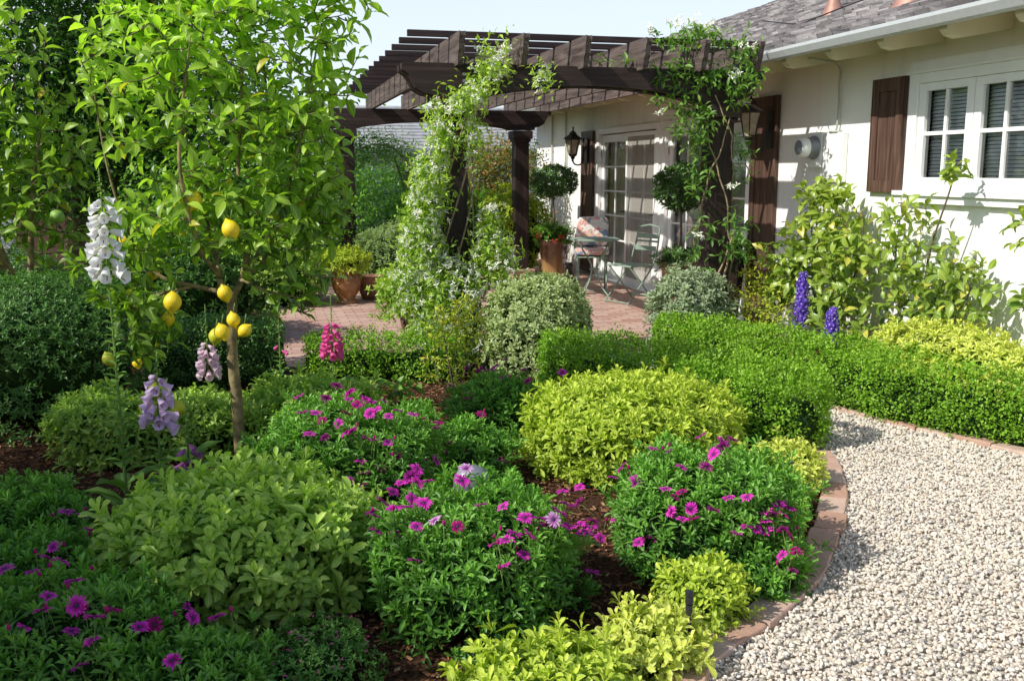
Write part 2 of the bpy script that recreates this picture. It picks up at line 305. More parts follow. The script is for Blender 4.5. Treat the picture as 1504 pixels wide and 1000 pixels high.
class MB:
    def __init__(s): s.V = []; s.F = []; s.A = []; s.n = 0
    def add(s, V, faces, mat=0, attr=None):
        """faces: list of (k,m) int arrays"""
        V = np.asarray(V, float).reshape(-1, 3)
        for f in faces:
            f = np.asarray(f, int)
            if len(f): s.F.append((f+s.n, mat))
        s.V.append(V); s.n += len(V)
        if attr is None: attr = np.tile([rng.random(), .5, .5, .5], (len(V), 1))
        s.A.append(np.asarray(attr, float))
        return s
    def box(s, c, size, mat=0, rz=0., attr=None, rot=None):
        x, y, z = [d/2 for d in size]
        v = np.array([[-x,-y,-z],[x,-y,-z],[x,y,-z],[-x,y,-z],[-x,-y,z],[x,-y,z],[x,y,z],[-x,y,z]])
        if rot is not None: v = v @ np.array(rot.to_3x3() if hasattr(rot, 'to_3x3') else rot).T
        elif rz: v = v @ np.array(Matrix.Rotation(rz, 3, 'Z')).T
        return s.add(v+np.array(c), [[[0,3,2,1],[4,5,6,7],[0,1,5,4],[1,2,6,5],[2,3,7,6],[3,0,4,7]]], mat, attr)
    def b2(s, x0, x1, y0, y1, z0, z1, mat=0):
        return s.box(((x0+x1)/2, (y0+y1)/2, (z0+z1)/2), (abs(x1-x0), abs(y1-y0), abs(z1-z0)), mat)
    def prism(s, poly, axis, a, b, mat=0):
        """2-D outline extruded along axis 0/1/2 from a to b"""
        poly = np.asarray(poly, float); n = len(poly); o = [i for i in range(3) if i != axis]
        V = np.zeros((2*n, 3)); V[:n, o[0]] = poly[:, 0]; V[:n, o[1]] = poly[:, 1]; V[:n, axis] = a
        V[n:] = V[:n]; V[n:, axis] = b
        i = np.arange(n); j = (i+1) % n
        s.add(V, [np.stack([i, j, j+n, i+n], 1)], mat)
        base = s.n-2*n
        s.F.append((np.arange(n)[None]+base, mat)); s.F.append((np.arange(n)[None, ::-1]+n+base, mat)); return s
    def lathe(s, prof, c=(0,0,0), seg=24, mat=0, sx=1., sy=1.):
        prof = np.asarray(prof, float); k = len(prof); a = np.arange(seg)*2*PI/seg
        V = np.stack([np.outer(prof[:,0], np.cos(a))*sx, np.outer(prof[:,0], np.sin(a))*sy, np.repeat(prof[:,1][:,None], seg, 1)], -1).reshape(-1,3)+np.array(c)
        i, j = np.meshgrid(np.arange(k-1), np.arange(seg), indexing='ij'); j2 = (j+1) % seg
        return s.add(V, [np.stack([i*seg+j, i*seg+j2, (i+1)*seg+j2, (i+1)*seg+j], -1).reshape(-1,4)], mat)
    def tube(s, pts, rad, seg=6, mat=0):
        P = np.asarray(pts, float); n = len(P); R = np.broadcast_to(np.asarray(rad, float), (n,))
        T = nrm(np.gradient(P, axis=0)); ref = np.array([0.,0,1]) if abs(T[0,2]) < .9 else np.array([1.,0,0])
        U = np.cross(T[0], ref); U /= np.linalg.norm(U); Us = []
        for t in T:
            U = U-t*np.dot(U, t); U = U/max(1e-9, np.linalg.norm(U)); Us.append(U)
        Us = np.array(Us); W = np.cross(T, Us); a = np.arange(seg)*2*PI/seg
        V = (P[:,None]+R[:,None,None]*(np.cos(a)[None,:,None]*Us[:,None]+np.sin(a)[None,:,None]*W[:,None])).reshape(-1,3)
        i, j = np.meshgrid(np.arange(n-1), np.arange(seg), indexing='ij'); j2 = (j+1) % seg
        s.add(V, [np.stack([i*seg+j, i*seg+j2, (i+1)*seg+j2, (i+1)*seg+j], -1).reshape(-1,4)], mat)
        base = s.n-n*seg
        s.F.append((np.arange(seg)[None, ::-1]+base, mat)); s.F.append((np.arange(seg)[None]+base+(n-1)*seg, mat)); return s
    def ball(s, c, r, mat=0, seg=12, lump=0., rings=8):
        r = np.broadcast_to(np.asarray(r, float), (3,)); th = np.linspace(.04, PI-.04, rings+1)
        prof = np.stack([np.sin(th), np.cos(th)], 1); m2 = MB(); m2.lathe(prof, seg=seg); V = m2.V[0]
        if lump:
            d = nrm(V); V = V*(1+lump*wob(d, 3.1))[:, None]
        return s.add(V*r+np.array(c), [f for f, _ in m2.F], mat)
    def build(s, name, mats, parent=None, origin=None, smooth=False, bevel=0.):
        V = np.concatenate(s.V).astype(np.float64)
        if origin is None: origin = parent.location if parent else Vector((0,0,0))
        if parent is not None and origin is not parent.location and tuple(origin) == (0,0,0): pass
        o = np.array(origin, float); V = V-o
        me = bpy.data.meshes.new(name); me.vertices.add(len(V)); me.vertices.foreach_set('co', V.astype(np.float32).ravel())
        sizes = np.concatenate([np.full(len(f), f.shape[1]) for f, _ in s.F]); idx = np.concatenate([f.ravel() for f, _ in s.F])
        mi = np.concatenate([np.full(len(f), m) for f, m in s.F])
        me.loops.add(len(idx)); me.loops.foreach_set('vertex_index', idx.astype(np.int32))
        me.polygons.add(len(sizes)); st = np.concatenate([[0], np.cumsum(sizes)[:-1]])
        me.polygons.foreach_set('loop_start', st.astype(np.int32)); me.polygons.foreach_set('loop_total', sizes.astype(np.int32))
        me.polygons.foreach_set('material_index', mi.astype(np.int32))
        me.polygons.foreach_set('use_smooth', np.full(len(sizes), bool(smooth)))
        at = me.attributes.new('lc', 'FLOAT_COLOR', 'POINT'); at.data.foreach_set('color', np.concatenate(s.A).astype(np.float32).ravel())
        me.update(calc_edges=True)
        for m in (mats if isinstance(mats, (list, tuple)) else [mats]): me.materials.append(M[m])
        ob = bpy.data.objects.new(name, me); COL.objects.link(ob)
        if parent: ob.parent = parent; ob.location = Vector(o)-Vector(parent_world(parent))
        else: ob.location = Vector(o)
        if bevel:
            b = ob.modifiers.new('bevel', 'BEVEL'); b.width = bevel; b.segments = 2; b.limit_method = 'ANGLE'
        return ob

def parent_world(p):
    l = Vector(p.location); q = p.parent
    while q: l += q.location; q = q.parent
    return l
def tag(o, label=None, cat=None, group=None, kind=None):
    if label: o['label'] = label
    if cat: o['category'] = cat
    if group: o['group'] = group
    if kind: o['kind'] = kind
    return o
def thing(name, label, cat, loc, group=None):
    o = bpy.data.objects.new(name, None); COL.objects.link(o); o.location = loc; o.empty_display_size = .1
    return tag(o, label, cat, group)
def part(mb, name, mats, parent, **k):
    return mb.build(name, mats, parent, origin=parent_world(parent), **k)

def wob(d, f, seed=0):
    r = np.random.default_rng(int(seed)+11); o = np.zeros(len(d))
    for i in range(5):
        k = nrm(r.normal(size=3))*f*(1+.45*i); o += np.sin(d@k+r.random()*6.28)/(1+.5*i)
    return o/2.2

# ------------------------------------------------------------------ leaves
def tpl(rows):
    """rows: (t, halfwidth, drop).  three vertices per row"""
    V = []; E = []
    for t, w, z in rows:
        V += [(t, -w, z+.22*w), (t, 0, z), (t, w, z+.22*w)]; E += [1, 0, 1]
    F = []
    for i in range(len(rows)-1):
        a = 3*i; F += [(a, a+1, a+4, a+3), (a+1, a+2, a+5, a+4)]
    return np.array(V), np.array(E, float), np.array(F)
T_OVATE = tpl([(0, .04, 0), (.22, .36, .03), (.5, .5, .02), (.78, .33, -.06), (1, .02, -.17)])
T_SPOON = tpl([(0, .06, 0), (.35, .22, .02), (.65, .48, .02), (.87, .42, -.02), (1, .06, -.07)])
T_LANCE = tpl([(0, .05, 0), (.35, .42, .02), (.7, .45, -.02), (1, .03, -.12)])
T_SIMPLE = tpl([(0, .06, 0), (.5, .5, .02), (1, .04, -.08)])
T_QUAD = (np.array([(0, 0, 0), (.5, -.5, .06), (1, 0, -.05), (.5, .5, .06)]), np.array([.5, .8, .5, .8]), np.array([(0, 1, 2, 3)]))

def add_leaves(mb, T, P, D, Nn, Ln, Wd, rnd, new, mat=0):
    TV, TE, TF = T; P = np.asarray(P); n = len(P)
    if n == 0: return
    D = nrm(D); Nn = nrm(Nn-D*np.sum(Nn*D, 1, keepdims=True)); B = np.cross(Nn, D)
    Ln = np.broadcast_to(Ln, (n,)); Wd = np.broadcast_to(Wd, (n,))
    V = P[:,None]+(Ln[:,None]*TV[:,0])[...,None]*D[:,None]+(Wd[:,None]*TV[:,1])[...,None]*B[:,None]+(Ln[:,None]*TV[:,2])[...,None]*Nn[:,None]
    k = len(TV); F = (TF[None]+(np.arange(n)*k)[:,None,None]).reshape(-1, TF.shape[1])
    A = np.empty((n, k, 4)); A[...,0] = np.asarray(rnd)[:,None]; A[...,1] = TE; A[...,2] = TV[:,0]; A[...,3] = np.broadcast_to(np.asarray(new), (n,))[:,None]
    mb.add(V.reshape(-1,3), [F], mat, A.reshape(-1,4))

def perp(a, r):
    b = np.cross(a, nrm(r.normal(size=a.shape))); return nrm(b)

def rosettes(mb, C, A, L, W, k, T, r, new, spread=(20, 85), mat=0, jit=.2):
    """whorls of k leaves at points C round axes A"""
    n = len(C); U = perp(A, r); Vv = np.cross(A, U); ph0 = r.random(n)*6.28
    for i in range(k):
        ph = ph0+i*2.39996; f = i/max(1, k-1)
        el = np.radians(spread[0]+(spread[1]-spread[0])*f+r.normal(size=n)*9)
        rad = np.cos(ph)[:,None]*U+np.sin(ph)[:,None]*Vv
        D = np.cos(el)[:,None]*A+np.sin(el)[:,None]*rad; Nn = np.sin(el)[:,None]*A-np.cos(el)[:,None]*rad
        Nn = Nn+r.normal(size=Nn.shape)*.18
        s = (.62+.38*f)*np.clip(1+jit*r.normal(size=n)*1.1, .45, 1.5)
        P = C-A*(L*.38*f)[..., None] if np.ndim(L) else C-A*(L*.38*f)
        add_leaves(mb, T, P, D, Nn, L*s, W*s, np.clip(r.random(n)*.6+.2*(1-f)+.1, 0, 1), np.clip(new*(1-.45*f), 0, 1), mat)

def dome(n, c, rx, ry, h, r, lump=.09, low=-.42, f=4.2, seed=0, flat=.62):
    """points and normals on a lumpy mound standing on the ground"""
    z = low+(1-low)*r.random(n)**.85; a = r.random(n)*2*PI; q = np.sqrt(np.clip(1-z*z, 0, 1))
    d = np.stack([q*np.cos(a), q*np.sin(a), z], 1)
    up = h*.62; dn = h*.40/max(abs(low), .3); zc = h*.38
    zz = np.where(z > 0, np.sign(z)*np.abs(z)**flat*up, z*dn); s = 1+lump*wob(d, f, seed)
    P = np.stack([d[:,0]*rx*s, d[:,1]*ry*s, zc+zz*np.where(z > 0, s, 1)], 1)
    N = nrm(np.stack([d[:,0]/rx, d[:,1]/ry, np.where(z > 0, z/up, z/dn)], 1))
    return P+np.array([c[0], c[1], 0]), N

def mound_mesh(c, rx, ry, h, seed, nros, L, W, k, T, mat, lump=.09, newb=.75, upw=.55, spread=(20, 85), core=.80, lows=.30, f=4.2, layers=True):
    r = np.random.default_rng(seed); mb = MB(); rx -= .55*L; ry -= .55*L; h -= .75*L
    P, N = dome(nros, c, rx, ry, h, r, lump, seed=seed, f=f)
    A = nrm(N*.75+np.array([0, 0, upw])+r.normal(size=N.shape)*.22)
    P = P+N*(r.normal(size=len(P))*L*.42+L*.9*(r.random(len(P)) < .05))[:,None]
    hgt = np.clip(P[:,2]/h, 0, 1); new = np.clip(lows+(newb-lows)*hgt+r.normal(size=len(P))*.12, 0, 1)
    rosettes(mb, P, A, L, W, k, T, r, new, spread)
    if layers:      # older leaves deeper inside, shade put into their colour for depth
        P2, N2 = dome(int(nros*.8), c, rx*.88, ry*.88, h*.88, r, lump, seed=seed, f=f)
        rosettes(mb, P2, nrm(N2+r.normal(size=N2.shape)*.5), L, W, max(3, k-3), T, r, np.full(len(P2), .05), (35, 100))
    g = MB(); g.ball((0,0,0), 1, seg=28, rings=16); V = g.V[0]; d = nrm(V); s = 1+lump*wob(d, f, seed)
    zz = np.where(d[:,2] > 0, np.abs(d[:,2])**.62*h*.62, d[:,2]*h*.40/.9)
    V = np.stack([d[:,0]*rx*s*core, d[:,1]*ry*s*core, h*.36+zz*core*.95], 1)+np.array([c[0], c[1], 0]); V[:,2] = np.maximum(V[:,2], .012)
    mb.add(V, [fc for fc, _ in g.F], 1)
    return mb

def shrub(name, label, cat, c, rx, h, seed, nros, L, W, k, T, mat, ry=None, group=None, flowers=None, **kw):
    ry = ry or rx; mb = mound_mesh(c, rx, ry, h, seed, nros, L, W, k, T, mat, **kw)
    if flowers is None:
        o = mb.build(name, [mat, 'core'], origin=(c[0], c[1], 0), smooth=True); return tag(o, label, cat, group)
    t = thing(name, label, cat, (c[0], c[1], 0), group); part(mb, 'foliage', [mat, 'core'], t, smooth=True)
    return t

def path_hedge(name, label, cat, pts, width, h, seed, dens, L, W, mat, T=T_SIMPLE, lump=.1, plants=None, group=None, newb=.8):
    """clipped hedge of small leaves along a line, with the lumps of its separate plants"""
    r = np.random.default_rng(seed); pts = np.asarray(pts, float); seg = np.diff(pts, axis=0); ln = np.hypot(seg[:,0], seg[:,1]); tot = ln.sum()
    cum = np.concatenate([[0], np.cumsum(ln)]); plants = plants or .5; mb = MB()
    def at(s):
        s = np.clip(s, 0, tot); i = np.clip(np.searchsorted(cum, s, side='right')-1, 0, len(ln)-1); t = (s-cum[i])/ln[i]
        return pts[i]+seg[i]*t[:,None], seg[i]/ln[i][:,None]
    def surf(s, a, q):
        c, d = at(s); nn = np.stack([d[:,1], -d[:,0]], 1)
        ca, sa = np.cos(a), np.sin(a); x = np.sign(ca)*np.abs(ca)**.55; z = np.sign(sa)*np.abs(sa)**.6
        endf = np.clip(np.minimum(s, tot-s)/(width*.45), 0, 1); endf = np.sqrt(1-(1-endf)**2)*.999+.001
        l = 1+lump*np.cos(2*PI*s/plants)+lump*.8*wob(np.stack([s*3, ca*2, sa*2], 1), 2.2, seed)
        hz = h/2*(1+z*(l if True else 1)*.98)
        P = np.stack([c[:,0]+nn[:,0]*x*width/2*l*q*endf, c[:,1]+nn[:,1]*x*width/2*l*q*endf, np.maximum(.02, hz*q*(.86+.14*endf))], 1)
        N = np.stack([nn[:,0]*ca-d[:,0]*0, nn[:,1]*ca, sa], 1)
        e = np.where(s < width*.45, -1, np.where(s > tot-width*.45, 1, 0))*(1-endf)
        N[:,0] += d[:,0]*e*1.4; N[:,1] += d[:,1]*e*1.4
        return P, nrm(N)
    n = int(dens*tot*(width+2*h)*8.0); nc = n//7
    s = r.random(nc)*tot; ends = r.random(nc) < .10*min(1, 3/tot); s[ends] = np.where(r.random(ends.sum()) < .5, r.random(ends.sum())*width*.2, tot-r.random(ends.sum())*width*.2)
    a = -.5+r.random(nc)*(PI+1.0)
    sd_ = r.random(nc) < .55; zz_ = -.92+1.85*r.random(nc); aa_ = np.arcsin(np.clip(np.sign(zz_)*np.abs(zz_)**(1/.6), -1, 1)); a = np.where(sd_, np.where(r.random(nc) < .5, aa_, PI-aa_), a); P, N = surf(s, a, 1.0)
    A = nrm(N+np.array([0, 0, .5])+r.normal(size=N.shape)*.35); P = P+N*(r.normal(size=nc)*L*.5)[:,None]
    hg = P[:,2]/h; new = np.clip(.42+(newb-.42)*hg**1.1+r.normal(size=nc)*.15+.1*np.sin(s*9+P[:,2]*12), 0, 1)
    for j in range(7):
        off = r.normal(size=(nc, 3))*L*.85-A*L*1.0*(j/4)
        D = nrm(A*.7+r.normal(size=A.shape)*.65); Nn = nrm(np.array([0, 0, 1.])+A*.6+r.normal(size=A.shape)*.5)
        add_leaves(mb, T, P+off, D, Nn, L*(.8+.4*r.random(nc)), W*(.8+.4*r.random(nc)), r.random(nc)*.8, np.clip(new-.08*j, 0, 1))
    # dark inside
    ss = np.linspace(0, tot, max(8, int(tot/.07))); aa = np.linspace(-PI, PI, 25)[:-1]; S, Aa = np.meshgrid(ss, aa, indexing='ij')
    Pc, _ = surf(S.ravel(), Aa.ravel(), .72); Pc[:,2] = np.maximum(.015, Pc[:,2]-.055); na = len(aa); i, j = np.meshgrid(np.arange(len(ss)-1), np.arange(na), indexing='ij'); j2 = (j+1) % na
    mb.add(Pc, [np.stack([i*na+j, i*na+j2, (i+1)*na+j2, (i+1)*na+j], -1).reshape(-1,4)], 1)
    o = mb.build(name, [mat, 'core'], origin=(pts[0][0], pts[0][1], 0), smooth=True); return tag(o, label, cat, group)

def ell_points(ells, r, shell=2.2):
    out = []; wt = []
    for (c, rad, n) in ells:
        d = nrm(r.normal(size=(n, 3))); q = r.random(n)**(1/shell); out.append(np.array(c)+d*q[:,None]*np.array(rad)); wt.append(q)
    return np.concatenate(out), np.concatenate(wt)

def to_world(base, P):
    P = np.asarray(P, float); return np.array([base[0], base[1], 0])+P[...,0:1]*LATV+P[...,1:2]*DEPV+P[...,2:3]*np.array([0, 0, 1.])

def clumps(mb, P, q, r, nl, L, W, T, spread=.06, mat=0, newb=.8, up=.3, top=None):
    """nl leaves round each clump point, facing the light loosely"""
    n = len(P); zt = P[:,2].max() if top is None else top; zb = P[:,2].min()
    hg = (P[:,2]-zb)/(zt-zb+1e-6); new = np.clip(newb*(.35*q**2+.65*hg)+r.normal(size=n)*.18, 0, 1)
    axis = nrm(r.normal(size=(n, 3))+np.array([0, 0, up]))
    for j in range(nl):
        pos = P+r.normal(size=(n, 3))*spread; D = nrm(axis*.5+r.normal(size=(n, 3))*.7+np.array([0, 0, -.05]))
        Nn = nrm(r.normal(size=(n, 3))*.6+np.array([-.25, -.1, .8]))
        s = .7+.5*r.random(n); add_leaves(mb, T, pos, D, Nn, L*s, W*s, r.random(n), new, mat)

def grow(skel, targets, q, r, leaf_mb, twig_mb, L, W, T, gap=.03, rise=.25, droop=.1, twig=(.006, .0016), newb=.9, start=.3, zr=None, connect=.75, leafmat=0, maxlen=.9):
    """shoots from a limb skeleton to the target points, with alternate leaves along them"""
    nodes = np.concatenate([np.asarray(s, float) for s in skel]); order = np.argsort(np.min(np.linalg.norm(targets[:,None]-nodes[None], axis=2), axis=1))
    LP, LD, LN, LS, LR, LW = [], [], [], [], [], []
    z0, z1 = zr or (targets[:,2].min(), targets[:,2].max())
    for i in order:
        t = targets[i]; d = np.linalg.norm(nodes-t, axis=1)+.6*np.maximum(0, nodes[:,2]-t[2]); s = nodes[np.argmin(d)]
        ln = np.linalg.norm(t-s)
        if ln < .02: continue
        mid = (s+t)/2+np.array([0, 0, -rise*ln*.5])+r.normal(size=3)*ln*.07
        u = np.linspace(0, 1, 7)[:,None]; pts = (1-u)**2*s+2*u*(1-u)*mid+u**2*t
        if twig_mb is not None: twig_mb.tube(pts, np.linspace(twig[0]*min(1, .5+ln), twig[1], 7), 5)
        nodes = np.concatenate([nodes, pts[2:5:2]])
        leafy = max(ln*(1-start), min(ln, .12)); m = max(3, int(leafy/gap)); uu = np.linspace(1-leafy/ln, 1, m)[:,None]
        pp = (1-uu)**2*s+2*uu*(1-uu)*mid+uu**2*t; tt = nrm(2*(1-uu)*(mid-s)+2*uu*(t-mid)+1e-6)
        ph = r.random()*6.28+np.arange(m)*2.4+r.normal(size=m)*.3; U = perp(tt[:1], r)[0]; U = nrm(U-tt*np.sum(U*tt, 1, keepdims=True)); Vv = np.cross(tt, U)
        rad = np.cos(ph)[:,None]*U+np.sin(ph)[:,None]*Vv; f = uu[:,0]
        D = nrm(tt*(.35+.75*f[:,None]**3)+rad*.85+np.array([0, 0, -droop])+r.normal(size=rad.shape)*.12)
        Nn = nrm(tt*.6+np.array([-.15, -.1, .75])+r.normal(size=rad.shape)*.28)
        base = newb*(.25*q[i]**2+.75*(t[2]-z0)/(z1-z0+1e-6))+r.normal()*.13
        LP.append(pp); LD.append(D); LN.append(Nn); LS.append((.65+.55*np.sin(np.clip(f, 0, 1)*2.6)**.8)*(1+r.normal(size=m)*.12)); LR.append(r.random(m)); LW.append(np.clip(base+.25*(f-.6)+r.normal(size=m)*.08, 0, 1))
    S = np.concatenate(LS); add_leaves(leaf_mb, T, np.concatenate(LP), np.concatenate(LD), np.concatenate(LN), L*S, W*S, np.concatenate(LR), np.concatenate(LW), leafmat)

def curve(pts, n=10):
    """Catmull-Rom through points"""
    P = np.asarray(pts, float); P = np.concatenate([[2*P[0]-P[1]], P, [2*P[-1]-P[-2]]]); out = []
    for i in range(1, len(P)-2):
        t = np.linspace(0, 1, n, endpoint=False)[:,None]; a, b, c, d = P[i-1:i+3]
        out.append(.5*((2*b)+(c-a)*t+(2*a-5*b+4*c-d)*t**2+(3*b-a-3*c+d)*t**3))
    out.append(P[-2][None]); return np.concatenate(out)

# ================================================================== THE SETTING
g = MB(); g.add([(-150,-60,0),(150,-60,0),(150,240,0),(-150,240,0)], [[[0,1,2,3]]]); tag(g.build('ground', 'soil'), kind='structure')
g = MB(); path_poly = [(1.25,-2),(1.05,1.9),(1.25,2.57),(1.64,2.85),(2.02,3.16),(2.32,3.53),(2.63,3.95),(2.86,4.39),(2.98,4.75),(3.02,5.4),(2.9,6.4),(2.75,7.72),(3.15,7.72),(3.4,6.6),(3.56,5.5),(3.73,4.99),(3.99,4.33),(4.35,3.4),(4.7,2.2),(4.9,-2)]
g.add([(x, y, .004) for x, y in path_poly], []); g.F.append((np.arange(len(path_poly))[None], 0)); tag(g.build('gravel_path', 'gravelbase'), kind='structure')
g = MB(); g.b2(.15, 4.71, 7.75, 17, -.05, .028); tag(g.build('brick_patio', 'brick'), kind='structure')

def in_poly(P, poly):
    x, y = P[:,0], P[:,1]; c = np.zeros(len(P), bool); n = len(poly)
    for i in range(n):
        x0, y0 = poly[i]; x1, y1 = poly[i-1]
        k = ((y0 > y) != (y1 > y)) & (x < (x1-x0)*(y-y0)/(y1-y0+1e-12)+x0); c ^= k
    return c

def ico(sub):
    import bmesh
    bm = bmesh.new(); bmesh.ops.create_icosphere(bm, subdivisions=sub, radius=1); V = np.array([v.co[:] for v in bm.verts]); F = np.array([[v.index for v in f.verts] for f in bm.faces]); bm.free(); return V, F
def scatter_stones(mb, P, size, V0, F0, r):
    n = len(P); k = len(V0); sc = np.stack([1+.45*r.random(n), .75+.35*r.random(n), .45+.35*r.random(n)], 1)*size[:,None]
    q = nrm(r.normal(size=(n, 4))); q[:,1:3] *= .35; q = nrm(q); w, x, y, z = q.T
    R = np.stack([1-2*(y*y+z*z), 2*(x*y-z*w), 2*(x*z+y*w), 2*(x*y+z*w), 1-2*(x*x+z*z), 2*(y*z-x*w), 2*(x*z-y*w), 2*(y*z+x*w), 1-2*(x*x+y*y)], 1).reshape(n, 3, 3)
    jit = 1+.13*r.normal(size=(n, k)); V = V0[None]*jit[...,None]*sc[:,None]; V = np.einsum('nij,nkj->nki', R, V)+P[:,None]
    A = np.empty((n, k, 4)); A[...,0] = r.random(n)[:,None]; A[...,1:] = .5
    mb.add(V.reshape(-1,3), [(F0[None]+(np.arange(n)*k)[:,None,None]).reshape(-1,3)], 0, A.reshape(-1,4))
r = np.random.default_rng(3); V2, F2 = ico(2); V1, F1 = ico(1)
P = np.stack([1.0+r.random(170000)*4.3, 1.3+r.random(170000)*6.4], 1); P = P[in_poly(P, path_poly)]
near = P[:,1] < 4.6; keep = near | (r.random(len(P)) < .55); P = P[keep]; near = near[keep]
P3 = np.concatenate([P, (.006+.016*r.random(len(P))[:,None])], 1); mb = MB()
scatter_stones(mb, P3[near], (.0046+.0052*r.random(near.sum())**1.8), V2, F2, r); scatter_stones(mb, P3[~near], (.0078+.005*r.random((~near).sum())), V1, F1, r)
tag(mb.build('gravel', 'pebble', smooth=True), 'loose pale rounded pebbles covering the curved path', 'gravel', kind='stuff')

# bark chips on the beds
bedL = [(-1.6,1.6),(.98,1.6),(1.18,2.57),(1.55,2.9),(1.94,3.24),(2.23,3.58),(2.53,4.0),(2.75,4.42),(2.8,5.0),(2.7,7.7),(-2.4,7.7)]
bedR = [(3.66,5.5),(3.83,5.0),(4.1,4.35),(4.5,3.3),(4.72,3.3),(4.72,7.7),(3.6,7.7)]
P = np.stack([-2.4+r.random(42000)*7.2, 1.7+r.random(42000)*6], 1); P = P[in_poly(P, bedL) | in_poly(P, bedR)]; n = len(P)
cube = np.array([[-1,-1,-1],[1,-1,-1],[1,1,-1],[-1,1,-1],[-1,-1,1],[1,-1,1],[1,1,1],[-1,1,1]])*.5; cf = np.array([[4,5,6,7],[0,1,5,4],[1,2,6,5],[2,3,7,6],[3,0,4,7]])
a = r.random(n)*6.28; D = np.stack([np.cos(a), np.sin(a), r.normal(size=n)*.28], 1); D = nrm(D); U = nrm(np.cross(D, np.array([0,0,1.]))+r.normal(size=(n,3))*.25); U = nrm(U-D*np.sum(U*D, 1, keepdims=True)); W_ = np.cross(D, U)
ln = .012+.028*r.random(n)**1.5; wd = .004+.007*r.random(n); th = .002+.003*r.random(n)
V = (cube[:,0][None,:,None]*(D*ln[:,None])[:,None]+cube[:,1][None,:,None]*(U*wd[:,None])[:,None]+cube[:,2][None,:,None]*(W_*th[:,None])[:,None])+np.concatenate([P, (.005+.014*r.random(n))[:,None]], 1)[:,None]
A = np.empty((n, 8, 4)); A[...,0] = r.random(n)[:,None]; A[...,1:] = .5; mb = MB(); mb.add(V.reshape(-1,3), [(cf[None]+(np.arange(n)*8)[:,None,None]).reshape(-1,4)], 0, A.reshape(-1,4))
tag(mb.build('bark_mulch', 'chip'), 'reddish brown shredded bark mulch lying over the planting beds', 'mulch', kind='stuff')

# brick edgings
def edging(name, label, pts, w, h, ln):
    r = np.random.default_rng(5); c = curve([(x, y, 0) for x, y in pts], 14)[:, :2]; d = np.diff(c, axis=0); L_ = np.hypot(d[:,0], d[:,1]); cum = np.concatenate([[0], np.cumsum(L_)]); tot = cum[-1]
    def at(s): return np.array([np.interp(s, cum, c[:,0]), np.interp(s, cum, c[:,1])])
    mb = MB(); s = 0
    while s < tot-.02:
        e = min(tot, s+ln*(.9+.2*r.random())); k = 4; rows = []
        sh = r.normal()*.006; hz = h+r.normal()*.004
        for u in np.linspace(s+.002, e-.002, k):
            p = at(u); t = nrm(at(u+.01)-at(u-.01) if u < tot-.01 else at(u)-at(u-.02)); nn = np.array([t[1], -t[0]])
            for x, z in ((-w/2, -.02), (-w/2+.001, hz-.003), (-w/2+.005, hz), (w/2-.005, hz+.001), (w/2-.001, hz-.004), (w/2, -.02)):
                jit = r.normal()*.0015; rows.append((*(p+nn*(x+sh+jit)), z+r.normal()*.001*(z > 0)))
        m = 6; i, j = np.meshgrid(np.arange(k-1), np.arange(m-1), indexing='ij')
        mb.add(rows, [np.stack([i*m+j, (i+1)*m+j, (i+1)*m+j+1, i*m+j+1], -1).reshape(-1,4), [[0,1,2,3,4,5]], [[5+m*(k-1)-q for q in range(6)]]], 0, np.tile([r.random(), .5, .5, .5], (len(rows), 1))); s = e
    o = mb.build(name, 'edging', origin=(pts[0][0], pts[0][1], 0)); return tag(o, label, 'brick edging')
edging('brick_edging', 'curved border of flat salmon bricks holding the flower bed back from the gravel', [(.95,1.6),(1.03,2.1),(1.23,2.60),(1.61,2.87),(1.99,3.19),(2.29,3.55),(2.60,3.97),(2.82,4.38),(2.91,4.62)], .125, .034, .215)
edging('brick_edging', 'pinkish brick border running below the long boxwood hedge on the house side', [(3.60,5.6),(3.77,5.03),(4.02,4.37),(4.36,3.5),(4.7,2.5)], .11, .034, .23)
g = MB(); g.prism([(3.30,3.05),(3.85,3.12),(3.8,3.62),(3.32,3.56),(3.17,3.3)], 2, 0, .03); tag(g.build('stepping_stone', 'pinkstone', origin=(3.4,3.3,0), bevel=.008), 'flat pink stepping stone set in the pale gravel', 'stepping stone')

# ================================================================== HOUSE
W = 4.72; HY0, HY1 = 1.0, 16.6; EX, EZ = 4.20, 2.46; SL = .45
house = thing('house', 'long low white stucco house with brown shutters and grey shingle roof', 'house', (W, 9, 0))
DO = [(13.55, 11.30), (11.15, 8.95)]; WIN = (6.51, 4.55, 1.40, 2.24)
mb = MB()
def wallseg(y0, y1, z0, z1): mb.b2(W, W+.2, y0, y1, z0, z1)
wallseg(HY0, WIN[1], 0, 2.75); wallseg(WIN[1], WIN[0], 0, WIN[2]); wallseg(WIN[1], WIN[0], WIN[3], 2.75); wallseg(WIN[0], DO[1][1], 0, 2.75)
wallseg(DO[1][1], DO[1][0], 2.12, 2.75); wallseg(DO[1][0], DO[0][1], 0, 2.75); wallseg(DO[0][1], DO[0][0], 2.12, 2.75); wallseg(DO[0][0], HY1, 0, 2.75)
mb.b2(W, W+5.2, HY1, HY1+.2, 0, 2.75); mb.b2(W, W+5.2, HY0-.2, HY0, 0, 2.75)
rx = 7.06; rz = EZ+.08+(rx-EX)*SL; bx_ = rx+(rx-EX)
mb.prism([(W+.1, 2.6), (rx, rz-.12), (bx_-.5, 2.6)], 1, HY1+.02, HY1+.18)
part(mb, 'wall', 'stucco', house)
mb = MB(); mb.b2(W+1.6, W+1.65, HY0, HY1, 0, 2.4); mb.b2(W+.2, W+1.6, HY0, HY1, -.02, .02); part(mb, 'interior_wall', 'interior', house)
